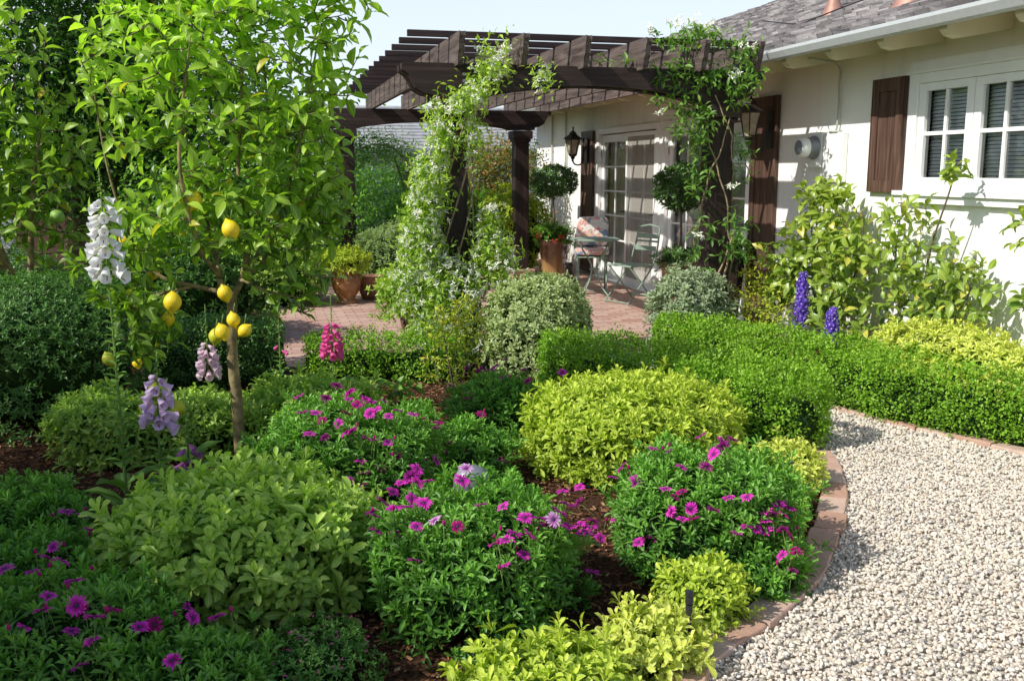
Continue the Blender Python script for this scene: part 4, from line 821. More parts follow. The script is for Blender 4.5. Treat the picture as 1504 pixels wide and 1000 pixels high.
FLOWERS = [(0, 'daisy', -0.284, -0.099, 0.411, 0.97), (0, 'daisy', -0.35, -0.102, 0.394, 0.68), (0, 'daisydk', -0.108, -0.291, 0.403, 0.76), (0, 'daisy', 0.041, -0.337, 0.361, 0.92), (0, 'daisy', -0.0, -0.332, 0.349, 0.7), (0, 'daisy', 0.094, -0.349, 0.31, 0.81), (0, 'daisy', 0.017, -0.415, 0.309, 0.64), (0, 'daisy', 0.121, -0.315, 0.362, 0.89), (0, 'daisy', 0.076, -0.297, 0.364, 0.88), (0, 'daisy', -0.245, -0.266, 0.293, 0.77), (0, 'daisy', -0.343, -0.087, 0.334, 0.83), (0, 'daisy', -0.279, -0.086, 0.319, 0.72), (3, 'daisy', -0.019, -0.396, 0.02, 0.99), (3, 'daisy', 0.011, -0.425, 0.021, 0.8), (3, 'daisy', 0.344, -0.206, 0.252, 0.87), (4, 'daisy', -0.167, -0.109, 0.157, 0.8), (4, 'daisy', -0.107, -0.119, 0.142, 0.64), (4, 'daisydk', -0.135, -0.14, 0.209, 0.74), (4, 'daisy', 0.11, -0.168, 0.106, 0.82), (4, 'daisy', 0.057, -0.098, 0.102, 0.75), (0, 'daisy', -0.056, -0.101, 0.49, 0.96), (0, 'daisy', -0.192, -0.158, 0.443, 0.88), (0, 'daisy', -0.225, -0.1, 0.442, 0.75), (0, 'daisy', -0.02, -0.243, 0.45, 0.74), (0, 'daisy', 0.047, -0.268, 0.447, 0.75), (0, 'daisylt', -0.171, -0.242, 0.411, 0.77), (0, 'daisy', -0.236, -0.273, 0.408, 0.76), (0, 'daisy', -0.31, 0.001, 0.403, 0.99), (0, 'daisy', -0.355, -0.065, 0.394, 0.72), (0, 'daisy', -0.274, 0.008, 0.434, 0.77), (0, 'daisy', -0.195, -0.017, 0.469, 0.94), (0, 'daisy', -0.164, -0.047, 0.478, 0.91), (0, 'daisy', -0.2, 0.058, 0.467, 0.96), (0, 'daisy', -0.245, 0.015, 0.46, 0.72), (0, 'daisy', -0.169, 0.153, 0.46, 0.94), (0, 'daisy', -0.216, 0.084, 0.441, 0.71), (3, 'daisy', 0.144, -0.361, 0.329, 0.98), (3, 'daisy', 0.057, -0.358, 0.403, 0.77), (3, 'daisy', 0.116, -0.366, 0.389, 0.79), (3, 'daisy', -0.029, -0.329, 0.442, 0.91), (3, 'daisy', -0.062, -0.375, 0.442, 0.68), (3, 'daisy', -0.055, -0.399, 0.247, 0.87), (3, 'daisy', 0.004, -0.424, 0.228, 0.86), (0, 'daisy', 0.164, -0.267, 0.396, 0.97), (0, 'daisy', 0.227, -0.309, 0.382, 0.83), (0, 'daisy', 0.195, -0.27, 0.371, 0.95), (0, 'daisy', 0.257, -0.199, 0.386, 0.95), (0, 'daisy', 0.299, -0.144, 0.391, 0.83), (0, 'daisy', 0.288, -0.205, 0.335, 0.85), (0, 'daisy', 0.331, -0.201, 0.338, 0.72), (0, 'daisy', 0.382, -0.116, 0.268, 0.97), (0, 'daisy', 0.415, -0.056, 0.265, 1.01), (0, 'daisy', 0.408, -0.105, 0.306, 0.86), (0, 'daisy', 0.353, -0.162, 0.292, 0.86), (1, 'daisy', -0.395, 0.108, 0.062, 0.82), (0, 'daisy', 0.373, -0.055, 0.362, 0.77), (0, 'daisy', 0.328, -0.007, 0.389, 0.8), (0, 'daisy', 0.398, 0.013, 0.393, 0.71), (0, 'daisy', 0.392, -0.151, 0.141, 0.81), (0, 'daisylt', -0.019, -0.003, 0.499, 0.91), (0, 'daisy', 0.115, -0.284, 0.409, 0.87), (0, 'daisylt', 0.193, -0.344, 0.418, 0.9), (1, 'daisy', -0.362, 0.014, 0.168, 0.89), (1, 'daisy', -0.3, -0.202, 0.164, 0.78), (1, 'daisy', -0.368, -0.234, 0.17, 0.78), (1, 'daisy', -0.323, -0.079, 0.348, 0.97), (1, 'daisy', -0.328, 0.153, 0.293, 0.75), (1, 'daisy', -0.317, 0.078, 0.358, 0.92), (1, 'daisy', -0.214, 0.025, 0.441, 0.78), (1, 'daisy', -0.173, -0.045, 0.449, 0.55), (1, 'daisy', -0.253, -0.201, 0.353, 0.75), (1, 'daisy', -0.25, -0.256, 0.285, 0.8), (1, 'daisy', -0.176, -0.249, 0.291, 0.61), (3, 'daisydk', 0.333, -0.155, 0.407, 0.95), (3, 'daisydk', 0.281, -0.199, 0.438, 0.87), (3, 'daisydk', 0.357, -0.207, 0.42, 0.82), (3, 'daisy', 0.178, -0.216, 0.489, 0.79), (3, 'daisy', 0.238, -0.267, 0.48, 0.76), (3, 'daisy', 0.084, -0.242, 0.501, 0.95), (3, 'daisy', 0.056, -0.257, 0.495, 0.92), (3, 'daisy', 0.127, -0.315, 0.491, 0.76), (3, 'daisydk', 0.008, -0.198, 0.522, 0.83), (3, 'daisy', 0.048, -0.154, 0.533, 0.9), (3, 'daisy', -0.02, -0.104, 0.525, 0.65), (3, 'daisy', -0.01, -0.074, 0.546, 0.98), (4, 'daisydk', 0.043, -0.04, 0.315, 0.92), (5, 'daisydk', -0.231, -0.165, 0.256, 0.8), (5, 'daisydk', -0.18, -0.135, 0.249, 0.73), (5, 'daisy', 0.141, -0.235, 0.274, 0.77), (5, 'daisy', 0.118, -0.186, 0.343, 0.91), (5, 'daisy', -0.276, 0.082, 0.283, 0.74), (5, 'daisy', -0.023, -0.166, 0.37, 0.77), (1, 'daisydk', -0.211, -0.253, 0.354, 0.82), (1, 'daisydk', -0.26, -0.3, 0.355, 0.66), (1, 'daisy', -0.249, -0.246, 0.281, 0.92), (1, 'daisy', -0.188, -0.289, 0.304, 0.82), (1, 'daisy', -0.254, -0.358, 0.293, 0.73), (1, 'daisydk', -0.191, -0.305, 0.269, 0.84), (1, 'daisy', -0.101, -0.215, 0.432, 0.92), (1, 'daisy', -0.043, -0.162, 0.459, 0.93), (1, 'daisy', 0.024, -0.103, 0.472, 0.91), (1, 'daisy', -0.027, -0.132, 0.459, 0.69), (1, 'daisy', -0.011, 0.022, 0.48, 0.79), (1, 'daisy', 0.095, -0.037, 0.473, 0.81), (1, 'daisy', 0.035, -0.063, 0.48, 0.7), (1, 'daisy', 0.153, -0.314, 0.298, 0.84), (1, 'daisy', 0.088, -0.342, 0.285, 0.77), (1, 'daisy', 0.149, -0.35, 0.269, 0.74), (1, 'daisy', 0.082, -0.346, 0.253, 0.83), (1, 'daisy', 0.119, -0.404, 0.237, 0.82), (1, 'daisy', 0.085, -0.353, 0.216, 0.77), (1, 'daisy', 0.125, -0.312, 0.216, 0.77), (1, 'daisy', -0.003, -0.358, 0.242, 0.8), (1, 'daisy', -0.049, -0.376, 0.227, 0.8), (2, 'daisy', -0.003, -0.14, 0.159, 0.84), (2, 'daisydk', 0.058, -0.124, 0.162, 0.88), (2, 'daisy', 0.035, -0.15, 0.1, 0.75), (2, 'daisydk', 0.069, -0.058, 0.193, 0.77), (2, 'daisydk', 0.139, 0.005, 0.178, 0.7), (1, 'daisy', -0.12, -0.327, 0.304, 0.89), (3, 'daisy', -0.056, 0.104, 0.542, 0.99), (3, 'daisy', -0.013, -0.073, 0.546, 0.99), (3, 'daisy', -0.229, 0.079, 0.507, 0.84), (3, 'daisy', -0.118, -0.101, 0.534, 0.89), (3, 'daisy', 0.008, -0.199, 0.519, 0.94), (3, 'daisy', 0.072, -0.165, 0.518, 0.93), (3, 'daisy', 0.05, -0.155, 0.533, 0.8), (3, 'daisy', 0.124, -0.192, 0.528, 0.62), (3, 'daisy', -0.224, -0.155, 0.49, 0.87), (3, 'daisy', -0.167, -0.151, 0.484, 0.85), (3, 'daisydk', -0.145, -0.262, 0.476, 0.74), (3, 'daisy', -0.079, -0.29, 0.468, 0.76), (3, 'daisy', -0.03, -0.339, 0.442, 0.79), (3, 'daisy', 0.021, -0.407, 0.428, 0.7), (3, 'daisydk', -0.047, -0.251, 0.5, 0.77), (5, 'daisy', 0.062, 0.114, 0.413, 0.79), (5, 'daisy', -0.166, 0.123, 0.374, 0.85), (5, 'daisy', -0.105, 0.075, 0.356, 0.88), (5, 'daisy', -0.103, -0.016, 0.391, 0.89), (5, 'daisy', -0.038, -0.031, 0.398, 0.96), (5, 'daisy', 0.368, -0.038, 0.35, 0.92), (5, 'daisy', 0.22, 0.023, 0.366, 0.86), (5, 'daisy', 0.152, 0.021, 0.365, 0.74), (9, 'daisy', 0.085, -0.171, 0.279, 0.75), (6, 'daisy', -0.011, 0.098, 0.355, 0.87), (6, 'daisy', -0.044, 0.047, 0.336, 0.73), (6, 'daisy', 0.039, 0.054, 0.357, 0.76), (9, 'daisy', 0.179, -0.038, 0.279, 0.83), (6, 'daisy', 0.094, -0.088, 0.348, 0.97), (6, 'daisy', 0.04, -0.159, 0.34, 0.81), (6, 'daisy', 0.033, -0.212, 0.323, 0.83), (6, 'daisy', -0.005, -0.268, 0.304, 0.67), (6, 'daisydk', 0.205, -0.188, 0.293, 0.91), (6, 'daisydk', 0.131, -0.168, 0.291, 0.84), (6, 'daisy', 0.162, -0.27, 0.245, 0.81), (6, 'daisy', 0.099, -0.207, 0.251, 0.77), (6, 'daisy', 0.136, -0.304, 0.192, 0.9), (6, 'daisydk', 0.31, -0.135, 0.212, 0.85), (6, 'daisy', 0.276, -0.186, 0.232, 0.86), (6, 'daisy', 0.388, 0.038, 0.177, 0.89), (7, 'daisy', -0.062, -0.133, 0.212, 0.81), (6, 'daisy', 0.117, -0.192, 0.32, 0.97), (6, 'daisy', 0.171, -0.253, 0.305, 0.97), (9, 'daisy', 0.077, 0.108, 0.304, 0.93), (9, 'daisy', 0.134, 0.08, 0.296, 0.7), (6, 'daisy', -0.116, 0.05, 0.351, 0.88), (6, 'daisy', -0.16, 0.075, 0.34, 0.85), (7, 'daisy', 0.048, 0.063, 0.233, 0.85), (7, 'daisy', -0.024, 0.108, 0.22, 0.76), (3, 'daisy', -0.099, -0.39, 0.236, 0.83), (1, 'daisy', 0.037, -0.359, 0.231, 0.77), (1, 'daisy', 0.114, -0.341, 0.269, 0.95), (1, 'daisy', 0.194, -0.312, 0.277, 0.98), (3, 'daisy', 0.083, -0.385, 0.288, 0.98), (3, 'daisy', 0.011, -0.373, 0.271, 0.9), (3, 'daisy', 0.358, -0.135, 0.379, 0.74), (3, 'daisy', -0.201, -0.287, 0.428, 0.93), (3, 'daisy', -0.141, -0.352, 0.427, 0.73), (3, 'daisy', -0.002, -0.388, 0.325, 0.86), (0, 'daisy', -0.246, -0.137, 0.426, 0.85), (1, 'daisy', -0.059, -0.325, 0.344, 0.8), (1, 'daisy', 0.002, -0.348, 0.349, 0.81), (1, 'daisy', -0.181, -0.175, 0.423, 0.85)]
for idx, (c, rr, h, seed, nr, lb) in enumerate(OST):
    rr *= 1.06; h *= .95
    t = shrub('daisy_bush', lb, 'flowering shrub', c, rr, h, seed, int(nr*1.45), .047, .0115, 9, T_SPOON, 'osteo', flowers=True, lump=.17, upw=.9, newb=.95, lows=.15, spread=(12, 72), f=5)
    for (k, x, y, z, sc) in [f[1:] for f in FLOWERS if f[0] == idx]:
        p = DP[k]; o = p.copy(); o.name = 'daisy'; COL.objects.link(o); o.parent = t; o.location = (x, y, z+.035)
        o.rotation_euler = (random.gauss(.2, .38), random.gauss(-.25, .38), random.random()*6.28); o.scale = (sc,)*3
def make_bud():
    m = MB(); m.tube([(0, 0, .0), (.002, 0, -.04), (0, .003, -.10)], .0012, 5, 1); m.lathe([(.001, -.004), (.0045, .000), (.0055, .006), (.003, .013), (.0005, .016)], seg=8, mat=0); o = m.build('bud', ['daisydk', 'greenstem'], smooth=True); COL.objects.unlink(o); return o
BUD = make_bud(); rb = random.Random(9)
for t in [o for o in COL.objects if o.name.startswith('daisy_bush')]:
    ds = [c for c in t.children if c.name.startswith('daisy')]
    for d in ds[:9]:
        o = BUD.copy(); o.name = 'bud'; COL.objects.link(o); o.parent = t; o.location = d.location+Vector((rb.uniform(-.05, .05), rb.uniform(-.05, .05), rb.uniform(0, .025))); o.rotation_euler = (rb.gauss(0, .25), rb.gauss(0, .25), 0)
# fine-leaved small plant with tiny pink flowers
mb = mound_mesh((.10,2.86), .20, .20, .17, 71, 420, .018, .007, 7, T_SIMPLE, 'cuphea', lump=.25, core=.6)
t = thing('fine_leaved_plant', 'low fine-leaved plant dotted with tiny pink flowers at the bottom edge', 'plant', (.10,2.86,0)); part(mb, 'foliage', ['cuphea', 'core'], t, smooth=True)
r = np.random.default_rng(4); P, Nn = dome(60, (.10,2.86), .21, .21, .18, r, .25, low=-.05, seed=71); mb = MB(); rosettes(mb, P, nrm(Nn+[0,0,.5]), .007, .004, 5, T_QUAD, r, np.full(60, .5), (40, 90)); tag(part(mb, 'tiny_flowers', 'pinkp', t), kind='stuff')

# ------------------------------------------------------------------ CITRUS
def citrus(base, name, label, skel, ells, leafmat, L, Wd, seed, fruits, group=None, gap=.032, newb=.9, zr=None, trunkr=None):
    r = np.random.default_rng(seed); t = thing(name, label, 'tree', (base[0], base[1], 0), group); tr = MB(); sk = []
    for pts, r0, r1 in skel:
        c = curve(to_world(base, pts), 8); c = c+np.array([wob(c, 9, i) for i in (1, 2, 3)]).T*.006; tr.tube(c, np.linspace(r0, r1, len(c))*(1+.06*wob(c, 14, 7)), 10); sk.append(c[len(c)//4:] if r0 > .02 else c)
    part(tr, 'trunk', 'bark', t, smooth=True)
    P, q = ell_points(ells, r); P = to_world(base, P); lf, tw = MB(), MB()
    grow(sk[1:], P, q, r, lf, tw, L, Wd, T_OVATE, gap=gap, newb=newb, zr=zr, twig=(.006, .0018)); part(tw, 'twigs', 'twig', t, smooth=True); part(lf, 'crown', leafmat, t, smooth=True)
    for (lat, dep, z, mat, nm, s) in fruits:
        p = to_world(base, np.array([lat, dep, z])); m = MB(); e = .30 if nm == 'lemon' else .12
        prof = [(.001, .5+e*.42)] if e > .2 else [(.001, .52)]
        for a in np.linspace(.25, PI-.2, 14):
            zz = math.cos(a); prof.append((math.sin(a)*.5*(1-.10*abs(zz)), zz*.56))
        if e > .2: prof = [(.001, .70), (.06, .68), (.10, .62)]+prof[2:-1]+[(.09, -.60), (.06, -.66), (.001, -.68)]
        else: prof.append((.001, -.58))
        prof = [(a*s, b*s) for a, b in prof]; m.lathe(prof[::-1], seg=16)
        R = np.array(Matrix.Rotation(r.normal()*.3, 3, 'X') @ Matrix.Rotation(r.normal()*.3+PI, 3, 'Y')); m.V[0] = m.V[0]@R.T+p; m.tube([p+[0,0,.5*s], p+[.01,0,.5*s+.05]], .003, 5, 1)
        part(m, nm, [mat, 'greenstem'], t, smooth=True)
lem = (-.16, 5.14)
LY = lambda px, py, dep=0: ((px-347)/277.0*(1+dep/5.2), dep, 1.55+(250-py)/277.0*(1+dep/5.2))
sk = [([(0,0,-.02), (.005,0,.3), (-.01,0,.6), (0,0,.86), (0,.01,.93)], .031, .027),
      ([(0,0,.86), (-.05,-.01,.98), (-.08,.03,1.12), (-.16,.08,1.45), (-.24,.05,1.9), (-.30,.0,2.35)], .018, .005),
      ([(0,0,.90), (.05,.03,1.02), (.09,.03,1.25), (.06,.02,1.55), (.10,.02,1.95), (.10,0,2.5)], .019, .005),
      ([(.06,.02,1.02), (.17,-.02,1.10), (.28,-.05,1.35), (.40,-.05,1.75), (.50,0,2.25)], .013, .004),
      ([(-.02,0,.93), (-.18,.0,.97), (-.33,-.03,1.02), (-.45,-.04,1.15), (-.55,-.05,1.5), (-.62,-.05,2.1)], .013, .004),
      ([(-.2,0,.97), (-.38,-.08,.92), (-.50,-.10,.80)], .010, .004),
      ([(.05,.03,1.02), (.12,.2,1.2), (.15,.32,1.6), (.12,.35,2.2)], .014, .005),
      ([(-.05,-.02,1.02), (-.08,-.22,1.2), (-.12,-.32,1.6), (-.05,-.3,2.1)], .014, .005),
      ([(.05,.0,1.0), (.2,-.06,.95), (.34,-.1,.93)], .009, .004)]
ells = [((-.02,0,1.95), (.56,.50,.62), 340), ((-.06,0,2.45), (.55,.48,.42), 240), ((.42,0,1.75), (.28,.3,.55), 130), ((.50,0,2.35), (.26,.28,.40), 90),
        ((-.52,0,2.0), (.22,.25,.45), 60), ((-.50,-.05,1.10), (.28,.22,.38), 95), ((-.42,-.1,.78), (.20,.15,.22), 40), ((.32,-.05,1.02), (.22,.18,.22), 42), ((0,-.12,1.33), (.48,.28,.24), 150), ((.42,0,1.34), (.20,.2,.30), 85)]
fr = []
for px, py, s, mt_, dp in ((322,292,.092,'lemonfruit',-.25),(296,294,.068,'lemonfruit',-.2),(381,331,.095,'lemonfruit',-.36),(289,432,.098,'lemonfruit',-.30),(349,420,.085,'lemonfruit',-.14),(361,458,.078,'lemonfruit',-.16),(349,475,.088,'lemonfruit',-.22),(378,473,.075,'lemonfruit',-.18),(332,481,.085,'lemongreen',-.12),(260,456,.075,'lemonfruit',-.05),
                       (183,514,.075,'lemongreen',-.18),(244,560,.09,'lemongreen',-.15),(270,585,.085,'lemongreen',-.1),(258,566,.08,'limefruit',-.14),(232,392,.07,'lemonfruit',.1),(208,520,.06,'lemonfruit',0),(192,345,.085,'lemonfruit',.15),(160,388,.05,'lemonfruit',.1)):
    fr.append((*LY(px, py, dp), mt_, 'lemon', s*.87))
citrus(lem, 'lemon_tree', 'slim lemon tree with yellow fruit and bright new leaves standing in the bed', sk, ells, 'lemon', .078, .037, 81, fr, zr=(.9, 2.6), gap=.023)
lim = (-1.66, 7.2)
L2 = lambda px, py, dep=0: ((px-100)/220.0*(1+dep/6.6), dep, 1.55+(250-py)/220.0*(1+dep/6.6))
sk = [([(.1,0,-.02), (.08,0,.3), (.1,0,.55)], .05, .04), ([(.1,0,.5), (0,0,.9), (-.12,0,1.3), (-.2,0,1.8), (-.25,0,2.2)], .03, .008), ([(.1,0,.5), (.2,-.1,.9), (.28,-.15,1.4), (.35,-.1,1.8)], .028, .007),
      ([(.12,0,.8), (-.2,-.2,1.1), (-.5,-.3,1.4), (-.6,-.2,1.8)], .018, .005), ([(.1,0,.8), (.05,-.3,1.1), (.0,-.4,1.5)], .018, .006)]
ells = [((-.15,0,1.75), (.55,.45,.55), 200), ((.25,-.05,1.3), (.45,.35,.45), 120), ((-.4,0,1.15), (.45,.35,.40), 90), ((.45,0,1.75), (.25,.25,.4), 50), ((-.35,-.2,1.95), (.45,.35,.35), 110), ((.1,-.2,2.3), (.4,.3,.3), 70)]
fr = [(*L2(px, py, dp), 'limefruit', 'lime', s) for px, py, s, dp in ((60,161,.105,-.45),(49,220,.075,-.4),(96,266,.10,-.4),(215,317,.085,-.3),(20,440,.06,-.3),(66,430,.06,0))]
citrus(lim, 'lime_tree', 'lime tree with hard green fruit at the left of the photo', sk, ells, 'lime', .095, .045, 82, fr, zr=(.9, 2.4), gap=.036, newb=.75)

# ------------------------------------------------------------------ FOXGLOVES, DELPHINIUMS
def bell_mesh(kind):
    m = MB(); n = 20; prof = [(.003, 0), (.0065, .003), (.0088, .009), (.0108, .017), (.0122, .026), (.0132, .034), (.0150, .040), (.0180, .0445), (.0195, .0465)]
    k = len(prof); a = np.arange(n)*2*PI/n; V = []; A = []
    for i, (rad, x) in enumerate(prof):
        w = max(0, (i-5)/3.); fl = 1+.07*w*np.cos(5*a)
        V.append(np.stack([x+.005*w*np.maximum(0, -np.cos(a))*-1*-1+0*a, np.sin(a)*rad*fl, np.cos(a)*rad*fl], 1)); A.append(np.tile([.5, .5, i/(k-1), .5], (n, 1)))
    i, j = np.meshgrid(np.arange(k-1), np.arange(n), indexing='ij'); j2 = (j+1) % n
    m.add(np.concatenate(V), [np.stack([i*n+j, i*n+j2, (i+1)*n+j2, (i+1)*n+j], -1).reshape(-1,4)], 0, np.concatenate(A))
    for dx, dz in ((.036, -.0125), (.040, -.0145), (.031, -.0105)): m.ball((dx, 0, dz), (.003, .0022, .0010), 1, 6, rings=4)
    m.ball((0, 0, 0), (.006, .005, .005), 2, 8, rings=4)
    o = m.build('bell', [kind, 'throat', 'greenstem'], smooth=True); COL.objects.unlink(o); return o
def foxglove(base, H_, z0, z1, kind, nb, s, label, seed, lean=(0, 0), leaves=9):
    r = np.random.default_rng(seed); t = thing('foxglove', label, 'flower', (base[0], base[1], 0)); top = np.array([lean[0], lean[1], H_]); b = np.array([base[0], base[1], 0])
    ax = lambda z: b+np.array([lean[0]*(z/H_)**1.5, lean[1]*(z/H_)**1.5, z])
    m = MB(); m.tube([ax(z) for z in np.linspace(0, H_, 14)], np.linspace(.008, .002, 14), 7); part(m, 'stem', 'greenstem', t, smooth=True)
    m = MB(); 
    n = leaves; a = np.arange(n)*2.4; z = .03+.02*np.arange(n); D = np.stack([np.cos(a), np.sin(a), .35+.3*r.random(n)], 1)
    add_leaves(m, T_LANCE, np.array([ax(v) for v in z]), D, np.tile([0, 0, 1.], (n, 1)), .17+.06*r.random(n), .075, r.random(n), .4)
    n = int((z0-.25)/.011); zz = np.linspace(.25, z0, max(2, n)); n = len(zz); a = np.arange(n)*2.4; D = np.stack([np.cos(a), np.sin(a), .5+0*a], 1)
    add_leaves(m, T_OVATE, np.array([ax(v) for v in zz]), D, np.tile([0, 0, 1.], (n, 1)), np.interp(zz, [.25, z0], [.085, .03]), np.interp(zz, [.25, z0], [.036, .013]), r.random(n), .5)
    n = 26; zz = np.linspace(z1, H_, n); a = np.arange(n)*2.4; D = np.stack([np.cos(a), np.sin(a), -.2+0*a], 1)
    add_leaves(m, T_OVATE, np.array([ax(v) for v in zz]), D, np.tile([0, 0, 1.], (n, 1)), np.linspace(.024, .006, n), np.linspace(.013, .004, n), r.random(n), 1.0)
    part(m, 'leaves', 'fox', t, smooth=True)
    if nb:
        p = BELLS[kind]
        for i in range(nb):
            f = i/nb; z = z0+(z1-z0)*f; a = i*2.4+r.normal()*.2; cam_a = -PI/2-.2; o = p.copy(); o.name = 'bell'; COL.objects.link(o); o.parent = t
            # flowers turn loosely to the open side
            a = cam_a+((a-cam_a+PI) % (2*PI)-PI)*.80
            q = ax(z)-b; sc = s*(1.1-.45*f**1.5)*(1+r.normal()*.05); o.location = (q[0]+math.cos(a)*.016*sc, q[1]+math.sin(a)*.016*sc, q[2]); o.rotation_euler = (r.normal()*.15, .62+r.normal()*.16-.2*f, a+r.normal()*.15); o.scale = (sc,)*3
    return t
BELLS = {k: bell_mesh(k) for k in ('bellwhite', 'belllilac', 'bellpale', 'bellpink', 'bellmag')}
foxglove((-.62,4.40), 1.56, 1.13, 1.45, 'bellwhite', 30, 1.22, 'tall white foxglove with spotted bells at left, taller than all the others', 91, (-.02, 0))
foxglove((-.47,4.30), .80, .50, .70, 'belllilac', 20, 1.2, 'pale lilac foxglove in front of the lowest lemons', 92, (.02, .02))
foxglove((-.33,5.80), .80, .40, .58, 'bellpale', 20, 1.1, 'pale pink foxglove behind the lemon trunk, beside the dark hedge', 93)
foxglove((.40,6.15), .80, .42, .62, 'bellpink', 24, 1.15, 'bright pink foxglove standing alone at the edge of the brick patio', 94)
foxglove((-.38,4.72), .55, .16, .30, 'bellmag', 6, 1.1, 'short mauve foxglove with few bells left of the lemon trunk foot', 95)
foxglove((.08,6.20), .86, .44, .50, 'bellpink', 2, .8, 'almost bare foxglove spire with one or two pink bells left of the bright pink one', 96)
def delphinium(base, H_, z0, w, label, seed):
    r = np.random.default_rng(seed); t = thing('delphinium', label, 'flower', (base[0], base[1], 0)); b = np.array([base[0], base[1], 0.])
    m = MB(); m.tube([b+[0, 0, z] for z in np.linspace(0, H_, 10)], np.linspace(.008, .003, 10), 7); part(m, 'stem', 'greenstem', t, smooth=True)
    m = MB(); n = 26; a = np.arange(n)*2.4; z = .08+.012*np.arange(n); D = np.stack([np.cos(a), np.sin(a), .3+r.random(n)*.4], 1); add_leaves(m, T_LANCE, b+np.stack([.05*np.cos(a), .05*np.sin(a), z], 1), D, np.tile([0, 0, 1.], (n, 1)), .12, .04, r.random(n), .5); part(m, 'leaves', 'fox', t, smooth=True)
    m = MB(); n = 95; f = np.arange(n)/n; a = np.arange(n)*2.4; z = z0+(H_-z0)*f; rad = w*(1-.55*f**2.2); D = np.stack([np.cos(a), np.sin(a), .15+0*a], 1); C = b+np.stack([np.cos(a)*rad, np.sin(a)*rad, z], 1)+r.normal(size=(n, 3))*.004
    rosettes(m, C, nrm(D), .021, .019, 6, T_SIMPLE, r, np.full(n, .5), (45, 80)); m.ball(b+[0, 0, (z0+H_)/2], (w*.6, w*.6, (H_-z0)*.5), 0)
    n0 = m.n; rosettes(m, C+nrm(D)*.006, nrm(D), .007, .006, 4, T_QUAD, r, np.full(n, .5), (30, 70), mat=1); part(m, 'flower_spike', ['blue', 'white'], t, smooth=True)
delphinium((4.10,6.86), .76, .34, .054, 'taller violet-blue delphinium spike before the leafy wall shrubs', 97)
delphinium((4.02,6.30), .56, .30, .050, 'shorter violet-blue delphinium spike near the white wall', 98)

# ------------------------------------------------------------------ WALL SHRUBS (camellias), azalea, small rose
def stem_shrub(name, label, cat, base, stems, ells, mat, L, Wd, seed, gap=.035, T=T_OVATE, newb=.9, stemr=.012, flowers=None, **kw):
    r = np.random.default_rng(seed); t = thing(name, label, cat, (base[0], base[1], 0)); tr = MB(); sk = []; b = np.array([base[0], base[1], 0.])
    for s in stems: c = curve(b+np.array(s), 7); tr.tube(c, np.linspace(stemr, stemr*.35, len(c)), 7); sk.append(c)
    part(tr, 'stems', 'twig', t, smooth=True); P, q = ell_points(ells, r); P = P+b; lf, tw = MB(), MB()
    grow(sk, P, q, r, lf, tw, L, Wd, T, gap=gap, newb=newb, twig=(stemr*.35, .0015), **kw); part(tw, 'twigs', 'twig', t, smooth=True); part(lf, 'foliage', mat, t, smooth=True); return t
stem_shrub('wall_shrub', 'tallest glossy yellow-green shrub against the white wall under the meter', 'shrub', (4.42,6.95), [[(0,0,0),(.05,0,.5),(0,.1,.9),(0,.2,1.45)],[(0,0,0),(0,-.15,.5),(.05,-.3,.9),(0,-.35,1.25)],[(0,0,0),(-.1,.2,.5),(-.1,.4,.95)],[(0,0,0),(0,.25,.5),(.05,.45,1.2)]],
   [((0,.1,1.0),(.22,.60,.40),190),((-.12,.45,.75),(.24,.35,.35),110),((-.1,-.3,.45),(.22,.45,.2),70),((-.05,-.25,.80),(.24,.35,.4),105),((-.02,.15,1.35),(.16,.3,.16),55),((-.1,.35,.55),(.25,.4,.25),70)], 'camellia', .085, .046, 101, gap=.036)
stem_shrub('wall_shrub', 'open glossy shrub under the window with one long bare shoot', 'shrub', (4.45,5.80), [[(0,0,0),(0,-.05,.5),(0,.05,.9),(.0,-.12,1.40),(0,-.18,1.58)],[(0,0,0),(0,.25,.4),(0,.4,.8),(.05,.45,1.2)],[(0,0,0),(0,-.25,.4),(0,-.4,.8)]],
   [((0,.30,.95),(.18,.36,.34),75),((0,.30,1.26),(.14,.34,.14),26),((0,-.35,.75),(.14,.35,.2),30),((0,-.15,.85),(.18,.40,.26),85),((.0,-.16,1.56),(.08,.10,.10),16),((0,.1,.60),(.2,.5,.2),80)], 'camellia', .08, .042, 102, gap=.040)
stem_shrub('wall_shrub', 'glossy shrub branch reaching in from the right edge below the window', 'shrub', (4.42,4.55), [[(0,0,0),(0,.1,.6),(.05,.2,1.0),(0,.25,1.3)],[(0,0,0),(0,.2,.5),(0,.32,.8)]],
   [((0,.22,1.22),(.15,.30,.16),55),((0,.0,1.15),(.2,.3,.25),55),((0,.20,.80),(.14,.24,.12),25)], 'camellia', .08, .042, 103, gap=.042)
stem_shrub('azalea', 'yellowish fine-leaved bush at the foot of the tall right shutter', 'shrub', (4.15,7.55), [[(0,0,0),(0,-.1,.3),(0,-.25,.5)],[(0,0,0),(0,.1,.3),(0,.2,.6)],[(0,0,0),(-.1,-.1,.3),(-.2,-.1,.4)]],
   [((0,0,.50),(.30,.40,.22),300),((-.15,-.3,.32),(.25,.3,.2),150),((0,.15,.68),(.2,.2,.16),40)], 'azalea', .034, .014, 104, gap=.014, T=T_SIMPLE, stemr=.008)
